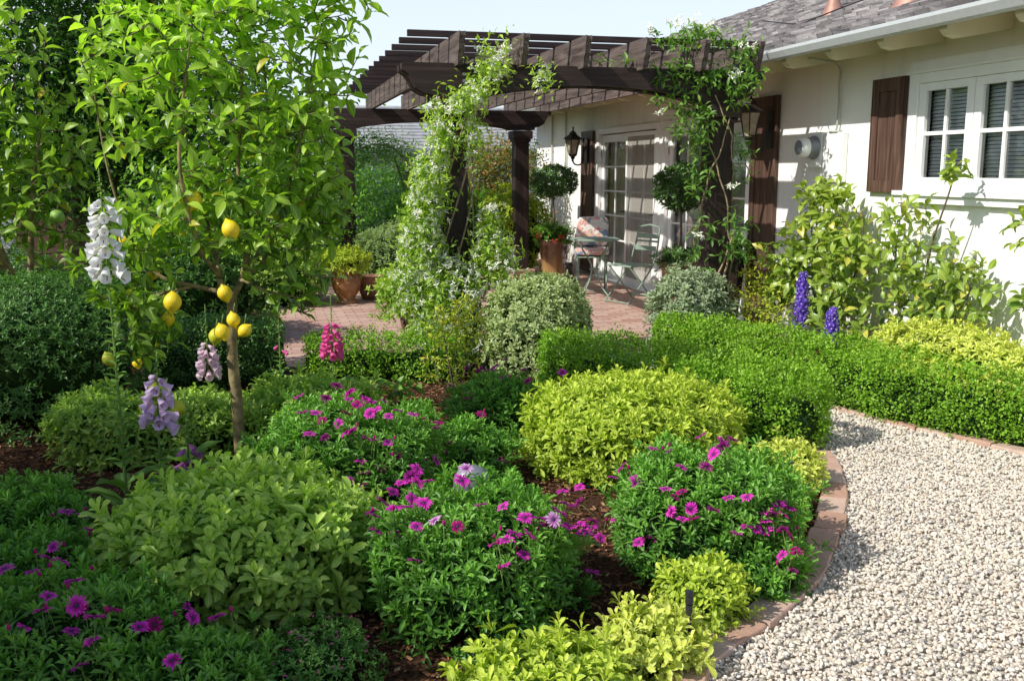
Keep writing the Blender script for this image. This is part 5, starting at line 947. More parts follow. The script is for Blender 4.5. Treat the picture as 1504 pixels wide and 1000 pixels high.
stem_shrub('yellow_shrub', 'twiggy upright yellow-green shrub left of the cream-edged mound', 'shrub', (1.18,6.05), [[(0,0,0),(-.05,0,.3),(-.1,0,.6)],[(0,0,0),(.05,0,.3),(.12,0,.62)],[(0,0,0),(0,.05,.4),(.02,0,.72)],[(0,0,0),(.1,-.05,.2),(.2,-.05,.42)],[(0,0,0),(-.1,-.05,.2),(-.18,-.05,.4)]],
   [((0,0,.58),(.22,.2,.16),190),((0,0,.30),(.25,.2,.18),100),((.05,0,.70),(.10,.1,.08),22)], 'azalea', .034, .015, 105, gap=.016, T=T_SIMPLE, stemr=.007, start=.2)
stem_shrub('low_plant', 'low broad-leaved plant with bluish leaves in front of the short hedge', 'plant', (.72,6.35), [[(0,0,0),(.1,0,.12)],[(0,0,0),(-.1,0,.12)]], [((0,0,.13),(.26,.14,.08),30)], 'vine', .075, .04, 106, gap=.04, stemr=.005)

# ------------------------------------------------------------------ CLIMBERS
def stars(mb, P, N, s, r, mat=0, k=5): rosettes(mb, P, nrm(N), s, s*.45, k, T_SIMPLE, r, np.full(len(P), .5), (70, 88), mat=mat)
jb = (1.48, 7.55)
t = thing('star_jasmine', 'white-flowering jasmine smothering the left front pergola post', 'climber', (*jb, 0)); r = np.random.default_rng(111)
el = [((-0.045,-.05,.25),(0.336,.34,.25),161),((-0.108,-.08,.60),(0.302,.32,.30),221),((0.288,-.05,.84),(0.168,.22,.24),76),((0.243,-.05,1.14),(0.092,.15,.17),30),((-0.270,-.1,.96),(0.168,.22,.22),102),((-0.252,-.12,1.24),(0.118,.20,.20),76),((-0.216,-.15,1.50),(0.092,.16,.18),44),((-0.108,-.18,1.78),(0.084,.10,.13),30),((0.054,-.18,2.02),(0.101,.08,.10),30),((0.270,-.12,2.28),(0.118,.05,.10),21),((0.180,-.12,2.14),(0.101,.05,.06),16),((0.306,.0,2.44),(0.134,.14,.05),11),((0.648,-.10,2.24),(0.059,.04,.12),10),((-0.405,-.1,.70),(0.109,.2,.2),34),((-.12,-.12,1.45),(.06,.12,.3),26),((.13,-.12,1.75),(.05,.06,.22),20),((-.16,-.08,2.0),(.05,.06,.08),10)]
P, q = ell_points(el, r, 2.6); P = to_world(jb, P); lf = MB(); clumps(lf, P, q, r, 11, .052, .021, T_OVATE if False else T_SIMPLE, .05, newb=.9, top=2.6)
part(lf, 'foliage', 'jasmine', t, smooth=True)
P, q = ell_points([(c, tuple(v*1.08 for v in rd), int(n*1.2)) for c, rd, n in el], r, 9); P = to_world(jb, P); N_ = nrm(r.normal(size=P.shape)*.6+np.array([-.45, -.6, .5])); m = MB(); stars(m, P, N_, .030, r)
P2 = P+r.normal(size=P.shape)*.025; stars(m, P2, nrm(r.normal(size=P.shape)*.7+np.array([-.4, -.6, .5])), .028, r); tag(part(m, 'flowers', 'white', t, smooth=True), kind='stuff')
m = MB()
for i in range(7):
    a0 = i*.9; zs = np.linspace(0, 2.1, 22); m.tube([(jb[0]+math.cos(a0+z*2.2)*.15, jb[1]+.1+math.sin(a0+z*2.2)*.15, z) for z in zs], .008, 5)
part(m, 'stems', 'vinewood', t, smooth=True)
vb = (3.72, 7.55)
t = thing('flowering_vine', 'leafy vine with white trumpet clusters climbing the right front pergola post', 'climber', (*vb, 0)); r = np.random.default_rng(112)
sk = []
m = MB()
for i, (a0, tw, rd) in enumerate(((0, 2.6, .145), (1.6, -2.3, .15), (3.0, 2.9, .14), (4.2, -3.0, .155), (5.2, 2.2, .16), (2.2, 3.4, .14))):
    zs = np.linspace(.1, 2.15, 26); c = np.array([(vb[0]+math.cos(a0+z*tw)*rd*(1+.16*math.sin(z*9+i)+.1*math.sin(z*21+2*i)), vb[1]+.12+math.sin(a0+z*tw)*rd*(1+.16*math.cos(z*8+i)+.1*math.cos(z*19+i)), z) for z in zs]); m.tube(c, np.linspace(.010, .005, 26), 6); sk.append(c)
part(m, 'stems', 'vinewood', t, smooth=True)
c2 = curve([(vb[0]-.1, vb[1]-.05, 2.1), (vb[0]-.45, vb[1]-.08, 2.38), (vb[0]-.9, vb[1]-.05, 2.40), (vb[0]-1.4, vb[1]-.05, 2.36)], 8); c3 = curve([(vb[0], vb[1]-.05, 2.1), (vb[0]-.05, vb[1]+.1, 2.6), (vb[0]-.4, vb[1]+.3, 2.68)], 8); sk += [c2, c3]
el = [((-.28,-.05,2.60),(.34,.2,.11),100),((.12,-.05,2.50),(.18,.18,.20),50),((-.35,-.1,2.30),(.45,.12,.14),130),((.08,-.12,2.25),(.25,.16,.2),60),((-.28,-.1,1.92),(.22,.16,.22),95),((-.42,-.1,2.10),(.26,.14,.08),22),((.20,.1,1.65),(.10,.12,.30),26),((-.2,0,1.55),(.12,.14,.3),60),((.14,-.1,1.0),(.16,.14,.28),38),((-.15,-.1,.95),(.14,.12,.25),20),((-1.0,-.1,2.42),(.3,.05,.05),10)]
P, q = ell_points(el, r, 2.4); P = to_world(vb, P); lf, tw = MB(), MB(); grow(sk, P, q, r, lf, tw, .060, .022, T_LANCE, gap=.024, newb=.7, twig=(.003, .0012), droop=.35, zr=(.8, 2.7)); part(tw, 'twigs', 'greenstem', t, smooth=True); part(lf, 'foliage', 'vine', t, smooth=True)
m = MB()
for (lat, dep, z, n, s) in ((-.42,-.05,2.72,14,.09), (-.30,0,2.70,16,.10), (-.22,-.1,2.68,14,.09), (-.62,0,2.66,6,.06), (.02,-.2,2.30,7,.05), (.05,-.15,1.42,6,.045), (-.22,-.15,1.02,5,.05), (-.55,-.15,2.02,4,.03), (.14,-.15,2.52,7,.06), (-.12,0,2.68,8,.07)):
    C = to_world(vb, np.array([lat, dep, z]))+r.normal(size=(n, 3))*s*np.array([.6, .5, .3]); stars(m, C, r.normal(size=(n, 3))*.5+np.array([-.4, -.5, .7]), .034, r)
tag(part(m, 'flowers', 'white', t, smooth=True), kind='stuff')

# ================================================================== PATIO THINGS
def pot(name, label, base, prof, mat, ears=None, seg=32):
    t = thing(name, label, 'pot', (*base, .028)); m = MB(); z0 = .028; m.lathe([(a, z+z0) for a, z in prof], (base[0], base[1], 0), seg); part(m, 'vessel', mat, t, smooth=True)
    zt = max(z for _, z in prof); rt = [a for a, z in prof if z == zt][0]
    m = MB(); m.lathe([(rt*.88, zt-.04+z0), (.001, zt-.03+z0)], (base[0], base[1], 0), seg); part(m, 'soil', 'soil', t)
    if ears:
        m = MB()
        for s in range(3):
            a0 = -2.2+s*1.25; zc, rr = ears; c = []
            for u in np.linspace(0, PI, 12): c.append((base[0]+math.cos(a0+.34*math.cos(u))*(rr+.006), base[1]+math.sin(a0+.34*math.cos(u))*(rr+.006), zc+z0-.09*math.sin(u)))
            m = MB(); m.tube(c, .008, 6); part(m, 'garland', mat, t, smooth=True)
    return t
URN = [(.001, 0), (.13, 0), (.14, .012), (.13, .03), (.095, .045), (.10, .07), (.145, .13), (.178, .21), (.188, .28), (.180, .34), (.165, .375), (.163, .40), (.178, .41), (.19, .425), (.188, .445), (.168, .45), (.16, .44), (.158, .36)]
pot('glazed_urn', 'amber glazed urn with moulded garland at the left end of the patio', (.93,11.45), [(a*.95, z*.96) for a, z in URN], 'glazeA', ears=(.33, .17))
pot('glazed_urn', 'squat brown pot just right of the amber urn', (1.26,11.75), [(.001,0),(.12,0),(.15,.08),(.175,.17),(.18,.22),(.172,.25),(.185,.26),(.185,.28),(.16,.28),(.155,.2)], 'terracotta')
pot('glazed_urn', 'dark glazed pot with curled black rim at the foot of the jasmine', (1.30,8.62), [(.001,0),(.09,0),(.10,.02),(.095,.05),(.125,.14),(.14,.22),(.135,.27),(.15,.285),(.17,.30),(.172,.315),(.155,.325),(.13,.31),(.125,.25)], 'glazeC', ears=(.22, .135))
TP = [(.001,0),(.135,0),(.14,.02),(.135,.04),(.15,.15),(.175,.33),(.195,.50),(.20,.54),(.215,.55),(.222,.565),(.222,.585),(.20,.59),(.19,.58),(.18,.45)]
pot('tall_pot', 'tall honey glazed pot with ring pattern beside the cafe table', (3.88,12.94), TP, 'glazeB', ears=(.42, .19))
pot('tall_pot', 'terracotta pot with wide rim partly hidden behind the right front pergola post', (4.28,9.62), [(a*.95, z*.97) for a, z in TP], 'terracotta')
pot('black_pot', 'slim black pot between the right pergola post and the tall shutter', (4.50,8.85), [(.001,0),(.09,0),(.10,.02),(.07,.06),(.085,.2),(.11,.45),(.12,.6),(.115,.64),(.14,.66),(.145,.68),(.12,.69),(.11,.66),(.105,.5)], 'glazeC')

def topiary(base, z0, zc, rw, rh, label, seed):
    r = np.random.default_rng(seed); t = thing('topiary', label, 'tree', (*base, z0)); m = MB(); c = [(base[0]+.01*math.sin(z*9), base[1], z) for z in np.linspace(z0, zc, 12)]; m.tube(c, np.linspace(.016, .011, 12), 8)
    for k in range(6): a = k*1.05; m.tube([(base[0], base[1], zc-rh*.75), (base[0]+math.cos(a)*rw*.6, base[1]+math.sin(a)*rw*.6, zc)], .006, 5)
    part(m, 'trunk', 'twig', t, smooth=True)
    P, q = ell_points([((base[0], base[1], zc), (rw, rw, rh), 620)], r, 5); m = MB(); A = nrm(P-np.array([base[0], base[1], zc])+r.normal(size=P.shape)*.1+[0,0,.1]); rosettes(m, P, A, .055, .024, 6, T_SIMPLE, r, np.clip((P[:,2]-zc)/rh*.5+.4, 0, 1), (15, 80)); part(m, 'crown', 'topiary', t, smooth=True)
topiary((3.88,12.94), .57, 1.40, .33, .22, 'lollipop topiary in the tall honey glazed pot beside the table', 121)
topiary((4.28,9.62), .56, 1.38, .30, .25, 'lollipop topiary in terracotta half hidden by the climbing vine', 122)
def potted(name, label, c, z, rw, h, seed, n, L, Wd, mat, fl=None, cat='plant', k=7, T=T_SIMPLE):
    m = mound_mesh(c, rw, rw, h, seed, n, L, Wd, k, T, mat, lump=.18, core=.6)
    m.V = [v+np.array([0, 0, z]) for v in m.V]; t = thing(name, label, cat, (*c, z)); part(m, 'foliage', [mat, 'core'], t, smooth=True)
    if fl:
        r = np.random.default_rng(seed); m = MB()
        for (dx, dy, dz) in fl: C = np.array([c[0]+dx, c[1]+dy, z+dz])+r.normal(size=(14, 3))*.022; stars(m, C, r.normal(size=(14, 3))*.5+np.array([-.4, -.6, .5]), .018, r)
        tag(part(m, 'flowers', 'redp', t, smooth=True), kind='stuff')
potted('potted_plant', 'leafy plant with red blooms under the topiary in the tall honey pot', (3.88,12.94), .55, .29, .30, 131, 130, .06, .03, 'vine', fl=[(-.26,-.12,.13),(.03,-.27,.12),(-.05,-.24,.05)])
potted('potted_plant', 'small green plant filling the terracotta pot behind the vine', (4.28,9.62), .53, .24, .22, 132, 110, .06, .026, 'topiary')
potted('potted_plant', 'bushy plant in the slim black pot', (4.50,8.85), .66, .18, .25, 133, 100, .045, .02, 'vine')
potted('potted_plant', 'bright green plant filling the amber urn', (.93,11.45), .40, .30, .28, 134, 240, .05, .02, 'azalea')
potted('potted_plant', 'yellow-green leafy plant spilling from the dark pot with the curled rim', (1.22,8.60), .27, .32, .42, 135, 170, .065, .026, 'jasmine')
shrub('grey_green_bush', 'grey-green bush on the patio behind the two left urns', 'shrub', (1.68,12.3), .52, .95, 136, 900, .05, .014, 7, T_LANCE, 'olive', lump=.15)
shrub('patio_shrub', 'yellow-green shrub against the wall behind the rear pergola post', 'shrub', (3.55,14.0), .55, 1.25, 137, 900, .055, .024, 7, T_SIMPLE, 'azalea', lump=.2)
shrub('patio_shrub', 'green shrub left of the amber urn at the patio edge', 'shrub', (.10,11.5), .55, .85, 138, 800, .05, .022, 7, T_SIMPLE, 'fg', lump=.18, newb=.6)
shrub('patio_shrub', 'dark green shrub standing behind the grey-green bush', 'shrub', (2.6,14.6), .9, 1.35, 139, 1000, .07, .03, 7, T_SIMPLE, 'bg', lump=.2)
shrub('side_shrub', 'leafy green shrub beside the patio, seen under the lemon branches', 'shrub', (-.75,9.3), .70, .95, 140, 1100, .055, .024, 7, T_SIMPLE, 'bgdark', lump=.16, newb=1.)

def foldtube(m, pts, r_=.009): m.tube(pts, r_, 7)
def xf(base, a):
    c, s = math.cos(a), math.sin(a); return lambda x, y, z: (base[0]+x*c-y*s, base[1]+x*s+y*c, z+.028)
tb = (3.86, 11.15); t = thing('cafe_table', 'small round green metal cafe table with curved legs', 'table', (*tb, .028)); m = MB()
m.lathe([(.001, .725), (.285, .725), (.298, .730), (.300, .742), (.292, .748), (.001, .748)], (*tb, 0), 36); part(m, 'tabletop', 'greenpaint', t)
for k in range(4):
    a = .5+k*PI/2; m = MB(); X = lambda q, z: (tb[0]+math.cos(a)*q, tb[1]+math.sin(a)*q, z); m.tube(curve([X(.25, .724), X(.21, .62), X(.10, .50), X(.05, .42), X(.055, .32), X(.13, .17), X(.27, .04)], 6), .009, 7); part(m, 'leg', 'greenpaint', t, smooth=True)
m = MB(); m.tube([(tb[0]+.055*math.cos(a), tb[1]+.055*math.sin(a), .38) for a in np.linspace(0, 2*PI, 20)], .007, 6); part(m, 'ring', 'greenpaint', t, smooth=True)
def folding_chair(base, a, label, cushions=False):
    t = thing('folding_chair', label, 'chair', (*base, .028)); X = xf(base, a)     # front faces local -y
    for s in (-1, 1):
        m = MB(); x = s*.19; m.tube(curve([X(x, -.24, 0), X(x, -.02, .22), X(x, .17, .44), X(x*.98, .24, .62), X(x*.85, .30, .86)], 6), .010, 7); part(m, 'back_leg' if False else 'leg', 'greenpaint', t, smooth=True)
        m = MB(); x = s*.17; m.tube([X(x, .22, 0), X(x, .02, .22), X(x, -.19, .43)], .010, 7); part(m, 'leg', 'greenpaint', t, smooth=True)
    for y in (-.22, .15): m = MB(); m.tube([X(-.19, y, .02 if y < 0 else .08), X(.19, y, .02 if y < 0 else .08)], .008, 6); part(m, 'stretcher', 'greenpaint', t, smooth=True)
    m = MB(); m.tube([X(-.175, .26, .70), X(.175, .26, .70)], .013, 6); part(m, 'back_rail', 'greenpaint', t, smooth=True); m = MB()
    m.tube([X(-.165, .30, .86), X(0, .31, .89), X(.165, .30, .86)], .011, 7)
    part(m, 'back_rail', 'greenpaint', t, smooth=True)
    for i in range(6): m = MB(); m.box(X(0, -.18+i*.065, .435), (.40, .050, .016), rz=a); part(m, 'seat_slat', 'greenpaint', t, bevel=.004)
    for z, y in ((.62, .235), (.76, .272)): m = MB(); m.box(X(0, y, z), (.33, .014, .055), rz=a); part(m, 'back_slat', 'greenpaint', t, bevel=.004)
    if cushions:
        for nm, c, sz, tilt, lb in (('seat_cushion', X(0, -.01, .50), (.44, .42, .09), 0, 'floral cushion lying on the seat of the folding chair behind the table'), ('back_cushion', X(0, .17, .74), (.42, .10, .38), .25, 'floral cushion propped against the back of the chair behind the table')):
            m = MB(); g0 = MB(); g0.ball((0, 0, 0), 1, seg=28, rings=18); V = g0.V[0]; V = np.sign(V)*np.abs(V)**.38*np.array(sz)/2
            R = np.array(Matrix.Rotation(a, 3, 'Z') @ Matrix.Rotation(-tilt, 3, 'X')); m.add(V@R.T+np.array(c), [f for f, _ in g0.F]); o = m.build('cushion', 'floral', origin=c, smooth=True); tag(o, lb, 'cushion')
folding_chair((4.16,10.72), -1.15, 'green slatted folding chair standing empty in front of the screen door')
folding_chair((4.10,11.95), -.35, 'folding chair with floral cushions between the table and the wall', True)
# sitting dog figure
def dog():
    b = np.array([3.68, 11.52, .028]); t = tag(bpy.data.objects.new('dog_statue', None), 'dark sitting dog statue on the bricks in front of the tall pot', 'statue'); COL.objects.link(t); t.location = b
    vs = [((0,.02,.07),.060),((0,.0,.15),.062),((0,-.03,.22),.052),((0,-.05,.28),.036),((0,-.07,.335),.040),((0,-.115,.325),.024),((0,-.15,.315),.017),
          ((.035,-.05,.17),.026),((.038,-.075,.09),.019),((.038,-.08,.02),.018),((.038,-.11,.012),.016),((-.035,-.05,.17),.026),((-.038,-.075,.09),.019),((-.038,-.08,.02),.018),((-.038,-.11,.012),.016),
          ((.055,.02,.07),.045),((.07,-.04,.05),.026),((.065,-.05,.015),.018),((-.055,.02,.07),.045),((-.07,-.04,.05),.026),((-.065,-.05,.015),.018),((0,.09,.03),.016),((.03,.15,.02),.010),
          ((.028,-.055,.36),.014),((.042,-.045,.325),.009),((-.028,-.055,.36),.014),((-.042,-.045,.325),.009)]
    E_ = [(0,1),(1,2),(2,3),(3,4),(4,5),(5,6),(2,7),(7,8),(8,9),(9,10),(2,11),(11,12),(12,13),(13,14),(0,15),(15,16),(16,17),(0,18),(18,19),(19,20),(0,21),(21,22),(4,23),(23,24),(4,25),(25,26)]
    me = bpy.data.meshes.new('body'); me.from_pydata([Vector(v) for v, _ in vs], E_, []); o = bpy.data.objects.new('body', me); COL.objects.link(o); o.parent = t; me.materials.append(M['statue'])
    sk = o.modifiers.new('skin', 'SKIN'); sk.use_smooth_shade = True
    for i, (v, rd) in enumerate(vs): me.skin_vertices[0].data[i].radius = (rd, rd)
    me.skin_vertices[0].data[0].use_root = True; su = o.modifiers.new('sub', 'SUBSURF'); su.levels = 2; su.render_levels = 2; t.rotation_euler = (0, 0, -.7); t.scale = (1.1,)*3
dog()
# bed fittings
t = thing('garden_spotlight', 'grey hooded spotlight poking out of the daisies', 'lamp', (.70,3.34,0)); c = np.array([.70,3.34,.445])
m = MB(); m.tube([c-[0,0,.445], c-[0,0,.03]], .012, 8); part(m, 'stake', 'darkplastic', t)
m = MB(); g0 = MB(); g0.lathe([(.001, .055), (.03, .050), (.052, .035), (.062, .008), (.064, -.03), (.058, -.032), (.056, .0), (.045, .028), (.001, .045)], seg=28); V = g0.V[0]*np.array([1.05, .85, 1]); R = np.array(Matrix.Rotation(.25, 3, 'X')); m.add(V@R.T+c, [f for f, _ in g0.F]); part(m, 'hood', 'greymetal', t, smooth=True)
m = MB(); m.lathe([(.001, -.02), (.04, -.02), (.042, .0), (.001, .01)], tuple(c), 20); part(m, 'lens', 'glass', t)
for (x, y, z, lb) in ((2.20,3.71,.29,'tall black sprinkler riser in the small golden shrub near the hedge end'), (1.25,2.66,.245,'low black sprinkler head between the two small shrubs at the bottom')):
    t = thing('sprinkler', lb, 'sprinkler', (x, y, 0)); m = MB(); m.lathe([(.008, 0), (.008, z-.06), (.011, z-.06), (.011, z-.035), (.001, z-.035)], (x, y, 0), 12); part(m, 'riser', 'darkplastic', t)
    m = MB(); m.lathe([(.009, z-.034), (.013, z-.03), (.013, z-.012), (.010, z-.010), (.010, z-.006), (.0135, z-.004), (.013, z+.008), (.006, z+.012), (.001, z+.012)], (x, y, 0), 14); part(m, 'nozzle', 'darkplastic', t)
t = thing('path_light', 'mushroom-shaped grey path light at the foot of the white wall', 'lamp', (4.50,6.30,0)); m = MB(); m.tube([(4.50,6.30,0), (4.50,6.30,.27)], .012, 8); part(m, 'post', 'greymetal', t)
m = MB(); m.lathe([(.001, .335), (.03, .325), (.07, .295), (.095, .268), (.09, .265), (.02, .275)], (4.50,6.30,0), 24); part(m, 'cap', 'greymetal', t, smooth=True)

# ================================================================== BEHIND
nb = thing('neighbour_building', 'grey-roofed white outbuilding seen beyond the rear of the pergola', 'building', (4.5, 22, 0))
m = MB(); m.b2(1.35, 8.5, 22, 22.2, 0, 1.95); m.b2(1.35, 1.55, 22.2, 26, 0, 1.95); m.b2(1.0, 8.8, 21.55, 21.65, 1.88, 2.0); part(m, 'wall', 'stucco', nb)
def lap_roof():
    mb = MB(); n = 14; y0, z0, y1, z1 = 21.5, 1.98, 24.2, 3.05
    for i in range(n):
        a, b = i/n, (i+1.15)/n; mb.prism([(y0+(y1-y0)*a, z0+(z1-z0)*a+.045), (y0+(y1-y0)*b, z0+(z1-z0)*b+.012), (y0+(y1-y0)*b, z0+(z1-z0)*b-.02), (y0+(y1-y0)*a, z0+(z1-z0)*a-.02)], 0, 1.0, 8.8)
    return mb
M['greyroof'] = simple('grey_roof_boards', (.36, .36, .37), .85, var=.15, scale=5); part(lap_roof(), 'roof', 'greyroof', nb)
M['bluegrey'] = simple('blue_grey_paint', (.30, .33, .37), .6, var=.06, scale=3); m = MB(); m.b2(1.9, 4.1, 21.90, 21.98, 0, 1.55); part(m, 'door', 'bluegrey', nb)
# garden arch and its climber
ar = thing('garden_arch', 'rusty metal garden arch with lattice legs behind the patio', 'arch', (2.0, 16.6, 0))
AX = (1.42, 2.42)
for x in AX:
    m = MB()
    for dy in (-.12, .12): m.tube([(x, 16.6+dy, 0), (x, 16.6+dy, 1.55)], .012, 6)
    for i in range(10): z = .1+i*.15; m.tube([(x, 16.48, z), (x, 16.72, z+.15)], .006, 5); m.tube([(x, 16.72, z), (x, 16.48, z+.15)], .006, 5)
    part(m, 'leg', 'copper', ar)
m = MB()
for dy in (-.12, .12): m.tube([(1.92-.5*math.cos(a), 16.6+dy, 1.55+.42*math.sin(a)) for a in np.linspace(0, PI, 20)], .012, 6)
part(m, 'hoop', 'copper', ar)
r = np.random.default_rng(150); t = thing('arch_climber', 'climbing plant heaped over the garden arch', 'climber', (2.3, 16.6, 0)); m = MB()
P, q = ell_points([((2.0,16.55,1.90),(.62,.35,.30),220),((2.45,16.5,1.4),(.30,.3,.55),160),((2.5,16.5,.7),(.3,.3,.5),100),((1.6,16.55,1.75),(.3,.3,.2),50)], r); clumps(m, P, q, r, 9, .055, .022, T_QUAD, .07, newb=.9); part(m, 'foliage', 'vine', t, smooth=True)
m = MB(); m.tube(curve([(2.42,16.6,0), (2.5,16.5,.6), (2.38,16.62,1.2), (2.2,16.6,1.75)]), .02, 6); part(m, 'stem', 'vinewood', t)

def leafy(name, label, cat, base, ells, n_per, L, Wd, mat, seed, trunk=None, T=T_QUAD, newb=.8, spread=.09, up=.3, group=None):
    r = np.random.default_rng(seed); t = thing(name, label, cat, (*base, 0), group); P, q = ell_points(ells, r, 2.4); m = MB(); clumps(m, P, q, r, n_per, L, Wd, T, spread, newb=newb, up=up); part(m, 'crown' if trunk else 'foliage', mat, t, smooth=True)
    if trunk:
        m = MB()
        for pts, r0 in trunk: m.tube(curve(pts), np.linspace(r0, r0*.4, len(curve(pts))), 8)
        part(m, 'trunk', 'bark', t, smooth=True)
def W_(lat, dep): p = LATV*lat+DEPV*dep; return float(p[0]), float(p[1])
def TE(lat, dep, z, rl, rz, n): x, y = W_(lat, dep); return ((x, y, z), (rl, rl, rz), n)
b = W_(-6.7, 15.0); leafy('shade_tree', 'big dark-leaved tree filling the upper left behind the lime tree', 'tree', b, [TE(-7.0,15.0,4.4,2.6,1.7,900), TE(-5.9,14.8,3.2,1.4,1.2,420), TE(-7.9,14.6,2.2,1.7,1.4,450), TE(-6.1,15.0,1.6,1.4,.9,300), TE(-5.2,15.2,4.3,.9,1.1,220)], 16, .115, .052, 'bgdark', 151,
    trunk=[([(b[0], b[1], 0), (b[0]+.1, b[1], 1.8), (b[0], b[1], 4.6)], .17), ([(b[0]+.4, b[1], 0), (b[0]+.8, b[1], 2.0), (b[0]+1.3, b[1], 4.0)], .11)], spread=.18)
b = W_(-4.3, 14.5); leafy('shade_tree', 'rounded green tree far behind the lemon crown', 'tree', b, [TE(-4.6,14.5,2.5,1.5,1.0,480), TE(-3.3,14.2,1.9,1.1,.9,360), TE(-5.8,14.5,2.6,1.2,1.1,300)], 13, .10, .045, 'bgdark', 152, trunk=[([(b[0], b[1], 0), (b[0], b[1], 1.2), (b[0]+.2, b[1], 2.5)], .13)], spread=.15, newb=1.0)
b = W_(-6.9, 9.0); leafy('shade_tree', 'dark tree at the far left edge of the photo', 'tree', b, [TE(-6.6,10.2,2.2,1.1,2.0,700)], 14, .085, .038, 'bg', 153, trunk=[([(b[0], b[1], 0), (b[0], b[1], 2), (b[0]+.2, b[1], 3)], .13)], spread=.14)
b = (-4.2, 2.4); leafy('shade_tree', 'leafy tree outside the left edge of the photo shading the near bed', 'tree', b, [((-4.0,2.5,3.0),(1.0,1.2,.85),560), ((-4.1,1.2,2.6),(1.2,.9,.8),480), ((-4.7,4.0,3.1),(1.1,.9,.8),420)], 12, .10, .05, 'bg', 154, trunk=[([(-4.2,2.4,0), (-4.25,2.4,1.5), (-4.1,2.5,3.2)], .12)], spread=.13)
leafy('shading_hedge', 'unseen tall dark hedge added beyond the left edge to shade the near bed', 'hedge', (-2.3, 3.2), [((-2.4,1.6,.85),(.5,.9,.85),420), ((-2.5,3.0,.80),(.5,.9,.80),420), ((-2.7,4.5,.85),(.5,.9,.85),420)], 14, .07, .032, 'bgdark', 149, spread=.08)  # unseen occluder added to hold sun and sky off the lower left bed
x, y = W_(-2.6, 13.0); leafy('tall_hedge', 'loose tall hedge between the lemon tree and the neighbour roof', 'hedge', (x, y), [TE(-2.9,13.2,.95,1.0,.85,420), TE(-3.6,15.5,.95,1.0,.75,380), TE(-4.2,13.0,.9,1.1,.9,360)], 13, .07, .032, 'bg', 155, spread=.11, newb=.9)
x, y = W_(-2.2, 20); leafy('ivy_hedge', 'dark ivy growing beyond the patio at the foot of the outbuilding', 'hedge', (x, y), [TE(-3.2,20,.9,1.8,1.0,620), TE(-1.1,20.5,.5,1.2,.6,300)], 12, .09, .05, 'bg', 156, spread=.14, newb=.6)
leafy('red_tinged_climber', 'tall shrub speckled with orange-red leaves behind the rear right post', 'shrub', (3.55, 15.4), [((3.55,15.4,1.45),(.62,.5,.70),520), ((3.5,15.3,.7),(.65,.5,.7),360), ((4.1,15.0,1.1),(.4,.4,.8),220)], 12, .055, .030, 'red', 157, spread=.08)
leafy('young_tree', 'slim leafy stems beside the rear right pergola post', 'shrub', (3.95, 13.9), [((3.85,13.75,1.4),(.18,.18,.65),70), ((3.9,13.9,.9),(.3,.3,.5),80)], 9, .05, .018, 'vine', 158, spread=.06)
x, y = W_(-6.6, 11.4); gw = tag(MB().b2(x-1.4, x+.75, y, y+.15, 0, 1.0).build('garden_wall', 'stucco', origin=(x, y, 0)), 'low pale wall glimpsed at the far left edge under the trees', 'wall')
for i, (lat, dep, rr, hh, lb) in enumerate(((-14, 34, 4.5, 3.6, 'distant tree at the far left horizon'), (-7, 37, 4.5, 3.2, 'distant tree behind the tall hedge'), (0, 40, 4.5, 2.6, 'distant tree beyond the outbuilding'))):
    x, y = W_(lat, dep); leafy('distant_tree', lb, 'tree', (x, y), [((x, y, hh*.55), (rr, rr, hh*.6), 420)], 12, .30, .16, 'bg', 160+i, trunk=[([(x, y, 0), (x, y, 1), (x, y, 2)], .2)], spread=.4)

# repeats of one kind share a group
GROUPS = {'golden_shrub': 'golden mounded shrubs in the beds', 'daisy_bush': 'magenta daisy bushes in the front bed', 'light_shrub': 'green whorled shrubs behind the lemon tree', 'cream_edged_shrub': 'cream-edged shrubs at the patio edge',
 'boxwood_hedge': 'low boxwood hedges', 'foxglove': 'foxgloves in the bed', 'delphinium': 'violet-blue delphiniums by the wall', 'wall_shrub': 'glossy shrubs along the white wall', 'folding_chair': 'green folding chairs', 'cushion': 'floral chair cushions',
 'wall_lantern': 'wall lanterns beside the glass doors', 'glazed_urn': 'glazed pots at the left of the patio', 'tall_pot': 'tall pots holding topiaries', 'topiary': 'lollipop topiaries', 'potted_plant': 'plants in patio pots', 'patio_shrub': 'shrubs round the patio',
 'shade_tree': 'trees behind and beside the bed', 'distant_tree': 'distant trees', 'sprinkler': 'black sprinklers', 'brick_edging': 'brick edgings of the gravel path', 'wall_pipe': 'upright pipes on the far wall'}
for o in list(COL.objects):
    if o.parent is None and o.name.split('.')[0] in GROUPS: o['group'] = GROUPS[o.name.split('.')[0]]

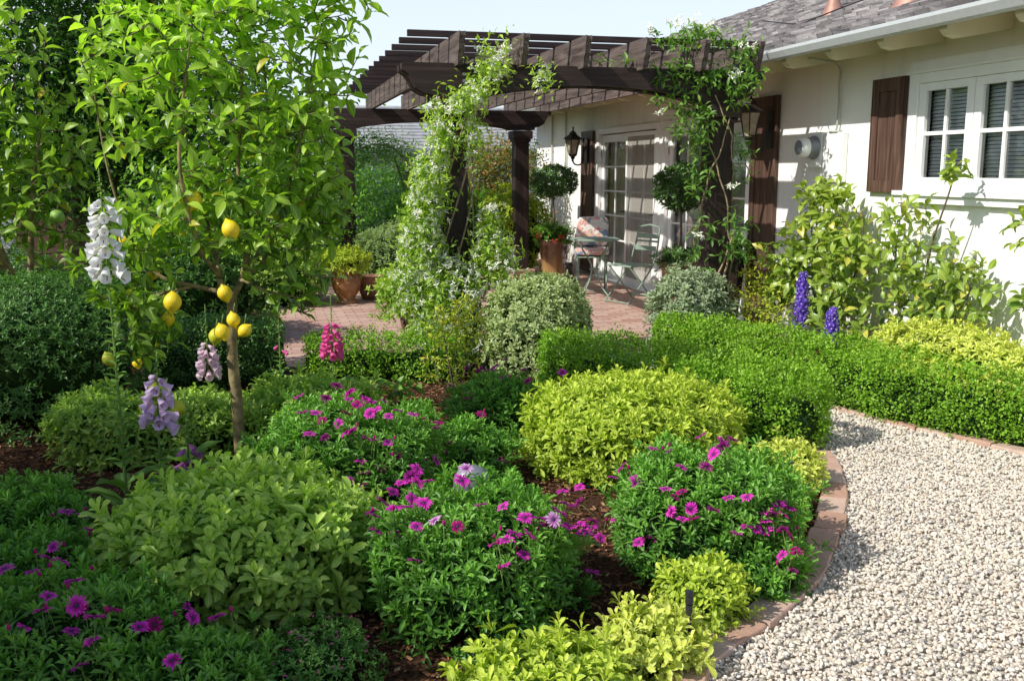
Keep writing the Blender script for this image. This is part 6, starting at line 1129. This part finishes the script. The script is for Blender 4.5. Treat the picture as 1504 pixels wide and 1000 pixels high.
# ================================================================== CAMERA, LIGHT
cam = bpy.data.cameras.new('camera'); cam.sensor_width = 36; cam.lens = 1440/1504*36; cam.clip_end = 600; cam.clip_start = .05
co = bpy.data.objects.new('camera', cam); COL.objects.link(co); co.location = (0, 0, 1.55)
co.rotation_euler = (PI/2-math.atan(250/1440), 0, -YAW); scene.camera = co
L = Vector((math.cos(SUN_EL)*math.cos(SUN_AZ), math.cos(SUN_EL)*math.sin(SUN_AZ), -math.sin(SUN_EL)))
sd = bpy.data.lights.new('sun', 'SUN'); sd.energy = 5.0; sd.angle = math.radians(.5); sd.color = (1, .965, .89)
so = bpy.data.objects.new('sun', sd); COL.objects.link(so); so.rotation_euler = L.to_track_quat('-Z', 'Y').to_euler(); so.location = (-6, -3, 9)
w = bpy.data.worlds.new('World'); scene.world = w; w.use_nodes = True; N = w.node_tree.nodes; N.clear(); K = w.node_tree.links
sky = N.new('ShaderNodeTexSky'); sky.sky_type = 'NISHITA'; sky.sun_disc = False; sky.sun_elevation = SUN_EL; sky.sun_rotation = math.atan2(-L.x, -L.y)
sky.air_density = 1.0; sky.dust_density = 1.0; sky.ozone_density = 1.2; sky.altitude = 50
bg = N.new('ShaderNodeBackground'); bg.inputs[1].default_value = .15; ow = N.new('ShaderNodeOutputWorld'); 
tc = N.new('ShaderNodeTexCoord'); sx = N.new('ShaderNodeSeparateXYZ'); K.new(tc.outputs['Generated'], sx.inputs[0])
mr = N.new('ShaderNodeMapRange'); mr.interpolation_type = 'SMOOTHSTEP'; mr.inputs[1].default_value = .06; mr.inputs[2].default_value = .62; mr.inputs[3].default_value = .85; mr.inputs[4].default_value = 0.0; K.new(sx.outputs[2], mr.inputs[0])
hz = N.new('ShaderNodeMix'); hz.data_type = 'RGBA'; hz.inputs[7].default_value = (6.2, 6.9, 7.4, 1); K.new(mr.outputs[0], hz.inputs[0]); K.new(sky.outputs[0], hz.inputs[6])   # bright summer haze low in the sky
K.new(hz.outputs[2], bg.inputs[0]); K.new(bg.outputs[0], ow.inputs[0])
scene.render.engine = 'CYCLES'
scene.view_settings.view_transform = 'Standard'; scene.view_settings.look = 'None'; scene.view_settings.exposure = 0
scene.cycles.max_bounces = 8; scene.cycles.transparent_max_bounces = 12
scene.render.resolution_x = 1024; scene.render.resolution_y = 680
